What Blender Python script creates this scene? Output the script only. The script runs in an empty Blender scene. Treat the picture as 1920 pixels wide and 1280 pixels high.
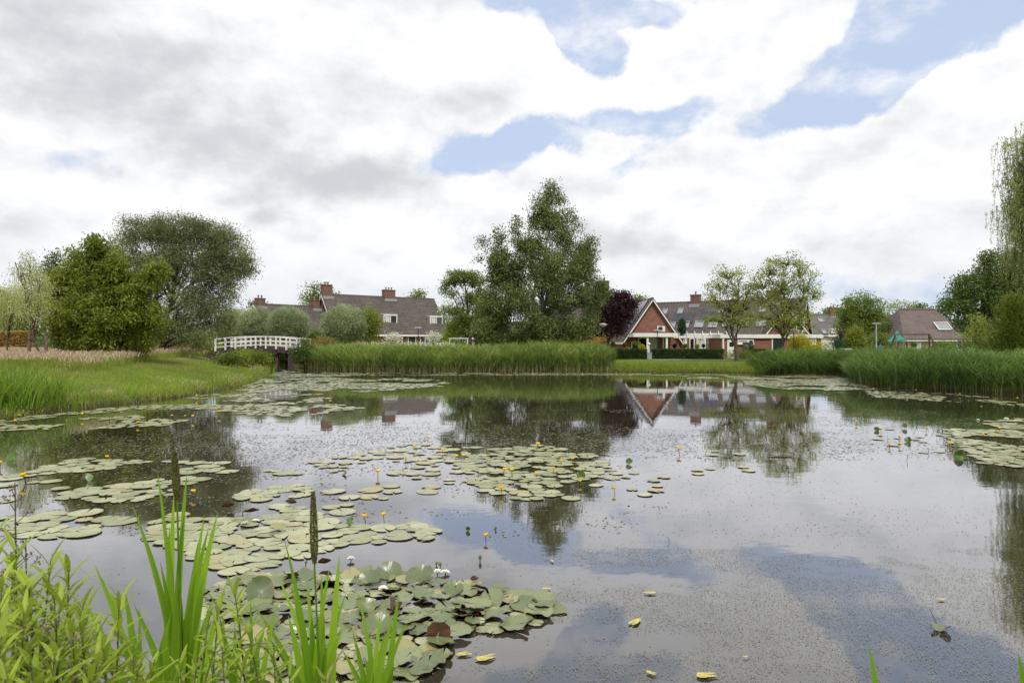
import bpy, math, random
import numpy as np
from mathutils import Vector, Matrix
R = math.radians
C = bpy.context.scene.collection
SC = bpy.context.scene

# ------------------------------------------------------------------ camera
CAMH, F = 2.0, 1280.0            # metres above the water, focal length in photo pixels
cam_d = bpy.data.cameras.new('camera'); cam = bpy.data.objects.new('camera', cam_d); C.objects.link(cam)
cam.location = (0, 0, CAMH); cam.rotation_euler = (R(90), 0, 0)
cam_d.sensor_width = 36; cam_d.lens = 24; cam_d.clip_end = 6000; cam_d.clip_start = 0.05
cam_d.dof.use_dof = True; cam_d.dof.focus_distance = 16; cam_d.dof.aperture_fstop = 7.1
SC.camera = cam
SC.view_settings.view_transform = 'Standard'; SC.view_settings.look = 'None'
SC.view_settings.exposure = 0.17; SC.view_settings.gamma = 1.0
SC.view_settings.use_curve_mapping = False
SC.cycles.max_bounces = 7; SC.cycles.diffuse_bounces = 3; SC.cycles.glossy_bounces = 3
SC.cycles.transmission_bounces = 3; SC.cycles.transparent_max_bounces = 6
SC.cycles.caustics_reflective = False; SC.cycles.caustics_refractive = False

SUN_EL, SUN_AZ = R(56), R(168)    # azimuth clockwise from +Y (view direction)

# ------------------------------------------------------------------ node helper
class G:
    def __init__(s, nt): s.nt = nt; s.x = 0
    def n(s, typ, ins=None, **kw):
        nd = s.nt.nodes.new(typ); s.x += 40; nd.location = (s.x, 0)
        for k, v in kw.items(): setattr(nd, k, v)
        for k, v in (ins or {}).items():
            sock = nd.inputs[k]
            if isinstance(v, bpy.types.NodeSocket): s.nt.links.new(v, sock)
            else: sock.default_value = v
        return nd
    def m(s, op, a, b=0.0, c=0.0, clamp=False):
        nd = s.n('ShaderNodeMath', operation=op, use_clamp=clamp)
        for i, v in enumerate((a, b, c)):
            if isinstance(v, bpy.types.NodeSocket): s.nt.links.new(v, nd.inputs[i])
            else: nd.inputs[i].default_value = v
        return nd.outputs[0]
    def vm(s, op, a, b=None, scale=None):
        nd = s.n('ShaderNodeVectorMath', operation=op)
        for i, v in enumerate((a, b)):
            if v is None: continue
            if isinstance(v, bpy.types.NodeSocket): s.nt.links.new(v, nd.inputs[i])
            else: nd.inputs[i].default_value = v
        if scale is not None: nd.inputs['Scale'].default_value = scale
        return nd.outputs['Value'] if op == 'LENGTH' else nd.outputs[0]
    def mr(s, v, a, b, c=0.0, d=1.0, smooth=True):
        nd = s.n('ShaderNodeMapRange', interpolation_type='SMOOTHSTEP' if smooth else 'LINEAR')
        s.nt.links.new(v, nd.inputs[0])
        for i, q in enumerate((a, b, c, d)): nd.inputs[i+1].default_value = q
        return nd.outputs[0]
    def noise(s, vec, scale, detail=4, rough=0.5, dist=0.0, out='Fac', **kw):
        ins = {'Scale': scale, 'Detail': detail, 'Roughness': rough, 'Distortion': dist}
        if vec is not None: ins['Vector'] = vec
        return s.n('ShaderNodeTexNoise', ins, **kw).outputs[out]
    def mix(s, f, a, b, blend='MIX'):
        nd = s.n('ShaderNodeMix', data_type='RGBA', blend_type=blend)
        for sock, v in ((nd.inputs[0], f), (nd.inputs[6], a), (nd.inputs[7], b)):
            if isinstance(v, bpy.types.NodeSocket): s.nt.links.new(v, sock)
            elif isinstance(v, (int, float)): sock.default_value = v
            else: sock.default_value = tuple(v) + ((1,) if len(v) == 3 else ())
        return nd.outputs[2]

# ------------------------------------------------------------------ world: sky with broken cloud
w = bpy.data.worlds.new("World"); SC.world = w; w.use_nodes = True
nt = w.node_tree; nt.nodes.clear(); g = G(nt)
STR = 0.1
sky = g.n('ShaderNodeTexSky', sky_type='NISHITA', sun_disc=False, sun_elevation=SUN_EL, sun_rotation=SUN_AZ,
          air_density=1.0, dust_density=1.6, ozone_density=1.2)
tc = g.n('ShaderNodeTexCoord'); D0 = tc.outputs['Generated']
sep = g.n('ShaderNodeSeparateXYZ', {0: D0})
az = g.m('ARCTAN2', sep.outputs[0], sep.outputs[1])
el = g.m('ARCSINE', sep.outputs[2])
# turbulent offset of the cloud layout so that its outlines billow
warp = g.noise(D0, 5.0, 7, 0.56, out='Color')
warp = g.vm('SUBTRACT', warp, (0.5, 0.5, 0.5))
ae = g.n('ShaderNodeCombineXYZ', {0: az, 1: el, 2: 0.0}).outputs[0]
aew = g.vm('ADD', ae, g.vm('MULTIPLY', warp, (0.20, 0.13, 0.0)))
def ang(px, py):
    a = math.atan((px-960)/F); return a, math.atan((640-py)/F*math.cos(a))
def blob(px, py, rx, ry, rot=0.0, src=None):
    a, e = ang(px, py)
    mp = g.n('ShaderNodeMapping', {'Vector': src or aew, 'Location': (a, e, 0), 'Rotation': (0, 0, R(rot)),
             'Scale': (rx/F, ry/F, 1)}, vector_type='TEXTURE').outputs[0]
    return g.mr(g.vm('LENGTH', mp), 0.0, 1.0, 1.0, 0.0)
def total(bl, src=None):
    acc = None
    for b in bl:
        wgt = b[5] if len(b) > 5 else 1.0
        v = blob(*b[:5], src=src)
        acc = g.m('MULTIPLY_ADD', v, wgt, acc if acc is not None else 0.0)
    return acc
holes = total([(1140, 110, 130, 95, 60), (1240, 10, 190, 60, 0, .8), (1000, 8, 240, 60, 0, .9), (1050, 268, 330, 85, 4), (1330, 190, 260, 60, 12), (910, 300, 190, 60, 15, .9), (1110, 70, 70, 80, 20, .6),
               (1590, 165, 150, 110, 35), (1790, 30, 290, 110, 8, 1.5), (1650, 120, 90, 70, 40, .6), (1150, 335, 120, 50, 25, .6), (1470, 225, 150, 60, 0, .9),
               (1560, 555, 700, 90, 0, .55), (400, 565, 900, 60, 0, .35), (90, 285, 110, 40, 0, .4), (640, -190, 500, 160, 0, .6), (2300, 300, 300, 200, 0, .8)])
puffs = total([(1420, 110, 260, 120, 10, .9), (1080, 140, 90, 110, 0, .35), (1500, 370, 440, 120, 5, .5), (1210, 400, 180, 110, 0, .5),
               (1860, 160, 190, 100, 30, .7), (1130, 275, 75, 30, 0, .8)])
n1 = g.noise(g.vm('MULTIPLY', D0, (1, 1, 1.7)), 4.5, 9, 0.58)
n1b = g.noise(g.vm('MULTIPLY', g.vm('ADD', D0, (-0.012, 0, 0.035)), (1, 1, 1.7)), 4.5, 6, 0.58)
dens = g.m('ADD', g.m('MULTIPLY', g.m('SUBTRACT', n1, 0.5), 1.25), g.m('SUBTRACT', puffs, holes))
fine = g.noise(g.vm('MULTIPLY', D0, (1, 1, 1.5)), 16.0, 8, 0.62)
dens = g.m('ADD', dens, g.m('MULTIPLY', g.m('SUBTRACT', fine, 0.5), 0.75))
cov = g.mr(dens, -0.74, -0.34)
wisp = g.mr(g.noise(g.vm('MULTIPLY', D0, (1, 1, 2.0)), 9.0, 9, 0.6), 0.45, 0.72, 0.0, 0.75)
cov = g.m('MAXIMUM', cov, wisp)
# grey undersides
grey = total([(180, 60, 520, 170, -2, .85), (120, 165, 420, 70, -4, .45), (520, 320, 420, 95, -6, .9), (700, 350, 220, 50, 0, .4), (905, 215, 110, 60, 20, .5),
              (1190, 440, 240, 60, 0, .65), (1420, 400, 260, 80, 0, .35), (490, 402, 60, 28, 8, .9), (1330, 160, 200, 60, 0, .22), (90, 520, 300, 80, 0, .35),
              (1700, 440, 400, 80, 0, .3), (660, 190, 160, 60, 0, .3), (830, 400, 200, 40, 0, .2)])
lit = g.m('SUBTRACT', n1, n1b)
sh = g.m('ADD', g.m('MULTIPLY', grey, 0.62), g.m('MULTIPLY', lit, -1.5))
sh = g.m('ADD', sh, g.m('MULTIPLY', g.m('SUBTRACT', g.noise(g.vm('MULTIPLY', D0, (1, 1, 2.4)), 3.2, 7, 0.6), 0.5), 0.55))
q1 = g.noise(g.vm('MULTIPLY', D0, (1, 1, 1.6)), 11.0, 6, 0.55); q2 = g.noise(g.vm('MULTIPLY', g.vm('ADD', D0, (-0.008, 0, 0.020)), (1, 1, 1.6)), 11.0, 4, 0.55)
sh = g.m('ADD', sh, g.m('MULTIPLY', g.m('SUBTRACT', q1, q2), -1.0))
sh = g.mr(sh, -0.20, 0.86)
cloud = g.mix(sh, (9.3, 9.3, 9.4), (5.7, 5.9, 6.2))
hz = g.mr(el, R(-1), R(11), 0.7, 0.0)
cloud = g.mix(hz, cloud, (6.9, 7.25, 7.8))
blue = g.mix(0.8, sky.outputs[0], (5.6, 6.65, 8.6))
col = g.mix(cov, blue, cloud)
bg = g.n('ShaderNodeBackground', {'Color': col, 'Strength': STR})
out = g.n('ShaderNodeOutputWorld', {'Surface': bg.outputs[0]})
w.cycles.sampling_method = 'MANUAL'; w.cycles.sample_map_resolution = 512

# ------------------------------------------------------------------ sun
sl = bpy.data.lights.new('sun', 'SUN'); so = bpy.data.objects.new('sun', sl); C.objects.link(so)
sl.energy = 2.7; sl.angle = R(5); sl.color = (1.0, 0.95, 0.87)
sd = Vector((math.sin(SUN_AZ)*math.cos(SUN_EL), math.cos(SUN_AZ)*math.cos(SUN_EL), math.sin(SUN_EL)))
so.rotation_euler = sd.to_track_quat('Z', 'Y').to_euler(); so.location = (0, -20, 60)

# ------------------------------------------------------------------ object helpers
def tag(o, label=None, cat=None, group=None, kind=None):
    if label: o['label'] = label
    if cat: o['category'] = cat
    if group: o['group'] = group
    if kind: o['kind'] = kind
    return o
def empty(name, loc=(0, 0, 0), rz=0.0, label=None, cat=None, group=None):
    o = bpy.data.objects.new(name, None); C.objects.link(o)
    o.location = loc; o.rotation_euler = (0, 0, rz); o.empty_display_size = 0.2
    return tag(o, label, cat, group)
def linkm(name, me, mat, parent=None):
    o = bpy.data.objects.new(name, me); C.objects.link(o)
    if mat:
        for m in (mat if isinstance(mat, (list, tuple)) else [mat]): me.materials.append(m)
    if parent: o.parent = parent
    return o
def npmesh(name, V, Fc, mat=None, parent=None, tint=None, uv=None, smooth=False):
    """V (n,3); Fc (m,k) all of one face size"""
    V = np.asarray(V, dtype=np.float32); Fc = np.asarray(Fc, dtype=np.int32)
    me = bpy.data.meshes.new(name); n, (m, k) = len(V), Fc.shape
    me.vertices.add(n); me.vertices.foreach_set('co', V.ravel())
    me.loops.add(m*k); me.loops.foreach_set('vertex_index', Fc.ravel())
    me.polygons.add(m); me.polygons.foreach_set('loop_start', np.arange(0, m*k, k, dtype=np.int32))
    me.polygons.foreach_set('loop_total', np.full(m, k, dtype=np.int32))
    if smooth: me.polygons.foreach_set('use_smooth', np.ones(m, dtype=bool))
    if tint is not None:
        at = me.attributes.new('tint', 'FLOAT', 'POINT'); at.data.foreach_set('value', np.asarray(tint, dtype=np.float32))
    if uv is not None:
        ul = me.uv_layers.new(name='UVMap'); ul.data.foreach_set('uv', np.asarray(uv, dtype=np.float32)[Fc.ravel()].ravel())
    me.update(calc_edges=True)
    return linkm(name, me, mat, parent)

class MB:
    """collects architectural pieces; builds ONE mesh with UVs in metres"""
    def __init__(s): s.v = []; s.f = []; s.mi = []; s.sm = []
    def face(s, pts, mi=0, smooth=False):
        b = len(s.v); s.v += [tuple(p) for p in pts]; s.f.append(tuple(range(b, b+len(pts)))); s.mi.append(mi); s.sm.append(smooth)
    def raw(s, v, f, mi=0, smooth=False):
        b = len(s.v); s.v += [tuple(p) for p in v]
        for q in f: s.f.append(tuple(b+i for i in q)); s.mi.append(mi); s.sm.append(smooth)
    def ob(s, c, ax, ay, az_, hx, hy, hz_, mi=0):
        c = Vector(c); ax = Vector(ax).normalized()*hx; ay = Vector(ay).normalized()*hy; az_ = Vector(az_).normalized()*hz_
        v = [c+i*ax+j*ay+k*az_ for k in (-1, 1) for j in (-1, 1) for i in (-1, 1)]
        s.raw(v, [(0, 2, 3, 1), (4, 5, 7, 6), (0, 1, 5, 4), (1, 3, 7, 5), (3, 2, 6, 7), (2, 0, 4, 6)], mi); return s
    def box(s, x0, x1, y0, y1, z0, z1, mi=0):
        return s.ob(((x0+x1)/2, (y0+y1)/2, (z0+z1)/2), (1, 0, 0), (0, 1, 0), (0, 0, 1), abs(x1-x0)/2, abs(y1-y0)/2, abs(z1-z0)/2, mi)
    def bar(s, a, b, wx, wz, mi=0):
        a = Vector(a); b = Vector(b); d = b-a; u = d.normalized()
        sd_ = u.cross(Vector((0, 0, 1)));
        if sd_.length < 1e-3: sd_ = Vector((1, 0, 0))
        sd_.normalize(); up = sd_.cross(u)
        return s.ob((a+b)/2, u, sd_, up, d.length/2, wx/2, wz/2, mi)
    def tube(s, pts, rad, n=8, mi=0, smooth=True, cap=True):
        pts = [Vector(p) for p in pts]; rad = rad if hasattr(rad, '__len__') else [rad]*len(pts)
        vs = []; prev = None
        for i, p in enumerate(pts):
            d = (pts[min(i+1, len(pts)-1)]-pts[max(i-1, 0)]).normalized()
            a = prev if prev is not None else (Vector((1, 0, 0)) if abs(d.x) < .9 else Vector((0, 1, 0)))
            a = (a-d*a.dot(d)).normalized(); b = d.cross(a); prev = a
            for k in range(n):
                t = 2*math.pi*k/n; vs.append(p+(a*math.cos(t)+b*math.sin(t))*rad[i])
        fs = [(i*n+k, i*n+(k+1) % n, (i+1)*n+(k+1) % n, (i+1)*n+k) for i in range(len(pts)-1) for k in range(n)]
        s.raw(vs, fs, mi, smooth)
        if cap: s.raw(vs[:n], [tuple(reversed(range(n)))], mi); s.raw(vs[-n:], [tuple(range(n))], mi)
        return s
    def lathe(s, prof, c=(0, 0, 0), n=16, mi=0, smooth=True, sx=1, sy=1):
        vs = [(c[0]+r*math.cos(2*math.pi*k/n)*sx, c[1]+r*math.sin(2*math.pi*k/n)*sy, c[2]+z) for r, z in prof for k in range(n)]
        fs = [(i*n+k, i*n+(k+1) % n, (i+1)*n+(k+1) % n, (i+1)*n+k) for i in range(len(prof)-1) for k in range(n)]
        s.raw(vs, fs, mi, smooth); return s
    def build(s, name, mat, parent=None):
        me = bpy.data.meshes.new(name); me.from_pydata(s.v, [], s.f)
        ul = me.uv_layers.new(name='UVMap')
        for p, mi, sm in zip(me.polygons, s.mi, s.sm):
            p.material_index = mi; p.use_smooth = sm
            nn = p.normal
            if abs(nn.z) > .97: t, b = Vector((1, 0, 0)), Vector((0, 1, 0))
            else: t = Vector((0, 0, 1)).cross(nn).normalized(); b = nn.cross(t)
            for li in p.loop_indices:
                co = me.vertices[me.loops[li].vertex_index].co; ul.data[li].uv = (co.dot(t), co.dot(b))
        me.update(); return linkm(name, me, mat, parent)

def copy_thing(o, loc, rz=None, label=None, group=None, scale=None):
    r = o.copy(); C.objects.link(r); r.location = loc
    if rz is not None: r.rotation_euler.z = rz
    if scale: r.scale = (scale,)*3 if not hasattr(scale, '__len__') else scale
    if label: r['label'] = label
    if group: r['group'] = group
    for ch in o.children:
        c = ch.copy(); C.objects.link(c); c.parent = r
        for gch in ch.children:
            d = gch.copy(); C.objects.link(d); d.parent = c
    return r

def hsh(ix, iy, iz):
    h = (ix*374761393 + iy*668265263 + iz*1274126177) & 0xffffffff
    h = ((h ^ (h >> 13))*1274126177) & 0xffffffff
    return ((h ^ (h >> 16)) & 0xffff)/65535.0
def vnoise(P, f=1.0, seed=0):
    P = np.asarray(P, dtype=np.float64)*f+seed*17.31; I = np.floor(P).astype(np.int64); fr = P-I; fr = fr*fr*(3-2*fr)
    r = 0
    for dx in (0, 1):
        for dy in (0, 1):
            for dz in (0, 1):
                wt = (fr[:, 0] if dx else 1-fr[:, 0])*(fr[:, 1] if dy else 1-fr[:, 1])*(fr[:, 2] if dz else 1-fr[:, 2])
                r = r+wt*hsh(I[:, 0]+dx, I[:, 1]+dy, I[:, 2]+dz)
    return r

# ------------------------------------------------------------------ materials
def newmat(name):
    m = bpy.data.materials.new(name); m.use_nodes = True; nt = m.node_tree; nt.nodes.clear()
    g = G(nt); o = g.n('ShaderNodeOutputMaterial'); return m, g, o
def principled(g, o, color, rough=0.6, spec=0.3, metal=0.0, normal=None):
    ins = {'Roughness': rough, 'Specular IOR Level': spec, 'Metallic': metal}
    ins['Base Color'] = color if isinstance(color, bpy.types.NodeSocket) else tuple(color)+((1,) if len(color) == 3 else ())
    if normal is not None: ins['Normal'] = normal
    b = g.n('ShaderNodeBsdfPrincipled', ins); g.nt.links.new(b.outputs[0], o.inputs[0]); return b
def plain(name, color, rough=.6, spec=.3, metal=0.0, var=.15, scale=3.0, bump=0.0):
    m, g, o = newmat(name); tc = g.n('ShaderNodeTexCoord').outputs['Object']
    n = g.noise(tc, scale, 6, .6)
    lo = tuple(c*(1-var) for c in color); hi = tuple(min(1, c*(1+var)) for c in color)
    colr = g.mix(g.mr(n, .3, .7), lo, hi); nrm = None
    if bump: nrm = g.n('ShaderNodeBump', {'Height': g.noise(tc, scale*4, 6, .6), 'Strength': bump, 'Distance': .02}).outputs[0]
    principled(g, o, colr, rough, spec, metal, nrm); return m
def leafmat(name, dark, light, rough=.5, trans=.35, spec=.25, tip=None):
    m, g, o = newmat(name)
    isl = g.n('ShaderNodeNewGeometry').outputs['Random Per Island']
    at = g.n('ShaderNodeAttribute', attribute_name='tint').outputs['Fac']
    f = g.m('ADD', g.m('MULTIPLY', isl, .25), g.m('MULTIPLY', at, .85), clamp=True)
    k_ = 1.0 if name in ('purple_leaf', 'pink_grass_head', 'golden_shrub_leaf', 'dry_brown_head', 'floating_weed', 'elder_blossom', 'lawn_blade') else 1.5
    dark = tuple(q*k_ for q in dark); light = tuple(min(.8, q*k_) for q in light)
    c = g.mix(f, dark, light)
    if tip is not None: c = g.mix(g.mr(isl, .93, .97), c, tip)
    b = g.n('ShaderNodeBsdfPrincipled', {'Base Color': c, 'Roughness': rough, 'Specular IOR Level': spec})
    t = g.n('ShaderNodeBsdfTranslucent', {'Color': g.mix(.45, c, tuple(min(1, q*1.5) for q in light))})
    mx = g.n('ShaderNodeMixShader', {0: trans, 1: b.outputs[0], 2: t.outputs[0]})
    g.nt.links.new(mx.outputs[0], o.inputs[0]); return m
def brickmat(name, a, b, mort=(.30, .27, .24)):
    m, g, o = newmat(name); uv = g.n('ShaderNodeTexCoord').outputs['UV']
    br = g.n('ShaderNodeTexBrick', {'Vector': uv, 'Color1': a+(1,), 'Color2': b+(1,), 'Mortar': mort+(1,), 'Scale': 1.0, 'Mortar Size': .005,
             'Bias': 0.0, 'Brick Width': .22, 'Row Height': .065})
    n = g.noise(uv, 1.3, 8, .65); c = g.mix(g.mr(n, .25, .75, 0.0, .5), br.outputs[0], tuple(q*.62 for q in a))
    c = g.mix(g.mr(g.noise(uv, 9, 4, .7), .45, .8, 0, .3), c, tuple(min(1, q*1.25) for q in b))
    bp = g.n('ShaderNodeBump', {'Height': br.outputs[1], 'Strength': .4, 'Distance': .01, }, invert=True)
    principled(g, o, c, .85, .2, 0, bp.outputs[0]); return m
def tilemat(name, a, b, row=.31, wid=.3):
    m, g, o = newmat(name); uv = g.n('ShaderNodeTexCoord').outputs['UV']
    br = g.n('ShaderNodeTexBrick', {'Vector': uv, 'Color1': a+(1,), 'Color2': b+(1,), 'Mortar': tuple(q*.25 for q in a)+(1,), 'Scale': 1.0,
             'Mortar Size': .022, 'Mortar Smooth': .4, 'Brick Width': wid, 'Row Height': row}, offset=0.0)
    n = g.noise(uv, .55, 8, .7); c = g.mix(g.mr(n, .35, .75, 0, .55), br.outputs[0], tuple(q*1.25 for q in b))
    st = g.noise(g.vm('MULTIPLY', uv, (.6, 2.6, 1)), 1, 6, .65)
    c = g.mix(g.mr(st, .45, .8, 0, .55), c, (.16, .15, .125))
    sp = g.n('ShaderNodeSeparateXYZ', {0: uv}); saw = g.m('FRACT', g.m('DIVIDE', sp.outputs[1], row))
    roll = g.m('SINE', g.m('MULTIPLY', sp.outputs[0], 2*math.pi/wid))
    h = g.m('ADD', g.m('MULTIPLY', saw, -1.0), g.m('MULTIPLY', roll, .12))
    bp = g.n('ShaderNodeBump', {'Height': h, 'Strength': .9, 'Distance': .04})
    principled(g, o, c, .6, .35, 0, bp.outputs[0]); return m

M = {}
M['brick'] = brickmat('red_brick', (.20, .075, .052), (.285, .115, .08))
M['brick_old'] = brickmat('sooty_brick', (.135, .062, .046), (.20, .09, .068))
M['brick_pale'] = brickmat('pale_brick', (.42, .27, .2), (.5, .34, .26))
M['tile'] = tilemat('brown_roof_tile', (.056, .045, .040), (.088, .071, .063))
M['tile_red'] = tilemat('plum_roof_tile', (.092, .066, .060), (.128, .094, .087))
M['tile_grey'] = tilemat('grey_roof_tile', (.085, .075, .073), (.13, .115, .112))
M['white'] = plain('white_paint', (.74, .73, .70), .45, .4, var=.07, scale=1.5)
M['white_old'] = plain('weathered_white_paint', (.62, .61, .57), .55, .3, var=.18, scale=5)
M['black'] = plain('black_metal', (.02, .02, .022), .4, .5)
M['dark'] = plain('dark_void', (.018, .018, .016), .8, .1)
M['greendoor'] = plain('dark_green_paint', (.012, .028, .02), .35, .5, var=.1)
M['greypaint'] = plain('dark_grey_paint', (.045, .048, .052), .5, .4)
M['lead'] = plain('lead_flashing', (.28, .29, .30), .45, .5)
M['galv'] = plain('galvanised_steel', (.42, .43, .43), .45, .5, .3)
M['solar'] = plain('solar_panel_glass', (.03, .03, .042), .22, .6, var=.2, scale=1.2)
M['solar_purple'] = plain('purple_sheen_panel', (.105, .085, .115), .28, .6, var=.1, scale=1.0)
M['curtain'] = plain('net_curtain', (.55, .56, .55), .8, .1, var=.2, scale=6)
M['timber'] = plain('weathered_timber', (.15, .105, .085), .85, .2, var=.35, scale=7, bump=.4)
M['beam'] = plain('stained_beam', (.07, .05, .045), .8, .2, var=.3, scale=4, bump=.3)
M['bark'] = plain('bark', (.085, .07, .052), .9, .1, var=.4, scale=6, bump=.6)
M['bark_pale'] = plain('birch_bark', (.36, .34, .30), .8, .2, var=.5, scale=5, bump=.3)
M['path'] = plain('pavement', (.36, .34, .32), .9, .2, var=.12, scale=2, bump=.2)
M['greenplastic'] = plain('green_plastic_roof', (.015, .23, .16), .45, .4)
M['bluecloth'] = plain('blue_cloth', (.07, .13, .33), .8, .1)
M['denim'] = plain('denim', (.04, .055, .10), .9, .1)
M['skin'] = plain('skin', (.50, .32, .24), .6, .3, var=.06)
M['hair'] = plain('brown_hair', (.07, .045, .03), .7, .3)
M['carpaint'] = plain('faded_red_car_paint', (.38, .16, .13), .3, .6, var=.05)
M['blueplastic'] = plain('blue_plastic', (.03, .18, .45), .4, .4)
def glassmat():
    m, g, o = newmat('window_glass'); principled(g, o, (.03, .035, .04), .06, .9); return m
M['glass'] = glassmat()
def skyglass():
    m, g, o = newmat('skylight_glass'); b = principled(g, o, (.32, .34, .36), .12, 1.0, .55); return m
M['skyglass'] = skyglass()

# foliage
M['birch'] = leafmat('birch_leaf', (.036, .053, .015), (.125, .152, .045), trans=.30)
M['willow_l'] = leafmat('narrow_willow_leaf', (.044, .056, .022), (.165, .185, .075), trans=.30)
M['maple'] = leafmat('fresh_green_leaf', (.042, .066, .010), (.165, .195, .026), trans=.38)
M['silver'] = leafmat('silver_willow_leaf', (.070, .100, .042), (.29, .33, .18), trans=.25, rough=.6)
M['locust'] = leafmat('locust_leaf', (.045, .080, .014), (.145, .190, .036), trans=.4)
M['purple'] = leafmat('purple_leaf', (.016, .008, .012), (.060, .022, .030), trans=.25)
M['airy'] = leafmat('olive_leaf', (.075, .105, .018), (.235, .265, .058), trans=.4)
M['airy_red'] = leafmat('bronze_leaf', (.090, .080, .022), (.21, .16, .05), trans=.4)
M['green'] = leafmat('mid_green_leaf', (.042, .070, .013), (.140, .18, .036), trans=.35)
M['deep'] = leafmat('deep_green_leaf', (.028, .050, .012), (.092, .128, .029), trans=.3)
M['lime'] = leafmat('lime_leaf', (.095, .14, .02), (.26, .31, .05), trans=.4)
M['pale'] = leafmat('pale_weeping_leaf', (.14, .165, .055), (.34, .36, .15), trans=.4)
M['gold'] = leafmat('golden_shrub_leaf', (.13, .17, .012), (.58, .50, .02), trans=.35)
M['thuja'] = leafmat('golden_thuja', (.06, .10, .015), (.20, .22, .03), trans=.2)
M['conifer'] = leafmat('conifer_green', (.012, .035, .014), (.035, .075, .03), trans=.15)
M['copper'] = leafmat('copper_hedge_leaf', (.15, .085, .02), (.36, .25, .07), trans=.35)
M['hedge'] = leafmat('clipped_hedge_leaf', (.014, .030, .010), (.050, .085, .022), trans=.25)
M['weep'] = leafmat('weeping_willow_leaf', (.12, .155, .045), (.30, .33, .125), trans=.4)
M['reed'] = leafmat('reed_leaf', (.040, .080, .012), (.190, .25, .052), trans=.3, tip=(.30, .25, .14))
M['reed_deep'] = leafmat('deep_reed_leaf', (.026, .058, .012), (.105, .165, .034), trans=.3)
M['straw'] = leafmat('dry_reed_stem', (.17, .13, .06), (.40, .32, .18), trans=.2)
M['grass'] = leafmat('bank_grass_blade', (.050, .085, .012), (.215, .265, .038), trans=.4, tip=(.33, .27, .14))
M['tuft'] = leafmat('tall_bank_tuft', (.030, .070, .006), (.135, .215, .018), trans=.3)
M['lawn'] = leafmat('lawn_blade', (.10, .155, .016), (.235, .305, .045), trans=.35)
M['seed'] = leafmat('pink_grass_head', (.32, .235, .155), (.60, .47, .34), trans=.4)
M['iris'] = leafmat('iris_leaf', (.065, .125, .01), (.18, .28, .028), trans=.42, rough=.4)
M['herb'] = leafmat('herb_leaf', (.060, .105, .010), (.235, .30, .036), trans=.4, rough=.45)
M['herb_stem'] = plain('herb_stem', (.12, .10, .05), .6, .3)
M['whiteflower'] = leafmat('elder_blossom', (.45, .47, .35), (.72, .72, .6), trans=.3)

# ------------------------------------------------------------------ pond outline (metres; x right, y away)
def wp(px, py):
    D = CAMH*F/(py-640.0); return ((px-960)/F*D, D)
def at(px, D, z): return Vector(((px-960)/F*D, D, z))
def zat(py, D): return CAMH-(py-640)*D/F
POND = [(-9, 5.2), (-7, 4.2), (-4.5, 3.45), (-2.6, 2.95), (-1.2, 3.0), (0.2, 3.15), (1.5, 3.3), (3.2, 3.4), (6, 3.3), (10, 3.4), (16, 4.5), (22, 8), (26, 13),
        (25.5, 17.5), wp(2120, 750), wp(2000, 744), wp(1920, 741), wp(1840, 738), wp(1760, 733), wp(1690, 729), wp(1625, 722), (16.8, 33.5), (18.2, 36),
        wp(1590, 704), wp(1530, 702), wp(1450, 700), wp(1380, 699), wp(1300, 698), wp(1220, 697.5), wp(1130, 697), wp(1040, 697.5), wp(960, 697), wp(880, 696.5),
        wp(800, 697), wp(740, 696), wp(680, 696), wp(620, 694), wp(575, 691), wp(552, 689.5), (-18.2, 56), (-20, 62), (-23.5, 74), (-30, 90), (-34, 90), (-27.5, 74), (-23.6, 62), (-20.8, 55),
        (-19.2, 51.5), wp(508, 693), wp(502, 698), wp(500, 703), wp(492, 709), wp(470, 718), wp(440, 726), wp(400, 734), wp(360, 741), wp(310, 748), wp(240, 757),
        wp(190, 762), wp(130, 769), wp(60, 779), wp(0, 787), wp(-80, 798), wp(-200, 806), (-22, 17), (-28, 15), (-30, 9), (-20, 6), (-12, 6)]
PX = np.array(POND)
def pdist(P):
    """signed distance to the pond edge, negative over water"""
    P = np.asarray(P, dtype=np.float64); best = np.full(len(P), 1e9); inside = np.zeros(len(P), bool)
    for i in range(len(PX)):
        a = PX[i]; b = PX[(i+1) % len(PX)]; ab = b-a
        t = np.clip(((P-a)@ab)/(ab@ab), 0, 1); q = a+t[:, None]*ab
        best = np.minimum(best, np.hypot(*(P-q).T))
        c = ((a[1] > P[:, 1]) != (b[1] > P[:, 1]))
        with np.errstate(divide='ignore', invalid='ignore'):
            xi = (b[0]-a[0])*(P[:, 1]-a[1])/(b[1]-a[1]+1e-12)+a[0]
        inside ^= c & (P[:, 0] < xi)
    return np.where(inside, -best, best)
def sm(t): t = np.clip(t, 0, 1); return t*t*(3-2*t)
def height(P, d=None):
    P = np.asarray(P, dtype=np.float64)
    if d is None: d = pdist(P)
    left = sm((-9.5-P[:, 0]-np.maximum(0, P[:, 1]-46)*1.2)/5)*sm((P[:, 1]-10)/5)
    H = .40+.58*left
    out = .16*sm(d/.35)+(H-.16)*sm(d/(1.8+4.2*left))
    near = sm((6-P[:, 1])/3); out = out*(1-near)+near*(.10*sm(d/.3)+.28*sm(d/2.2))
    n = vnoise(np.c_[P, np.zeros(len(P))], .35, 3)-.5+.4*(vnoise(np.c_[P, np.zeros(len(P))], 1.7, 5)-.5)
    out = out+n*.09*sm(d/2)*sm((8+np.abs(P[:, 1]))/12)
    return np.where(d < 0, np.maximum(-.9, d*.55), out)
gx = np.unique(np.r_[np.linspace(-1600, -80, 14), np.linspace(-80, -36, 30), np.arange(-36, 32.01, .35), np.linspace(32, 90, 34), np.linspace(90, 1600, 14)])
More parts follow.
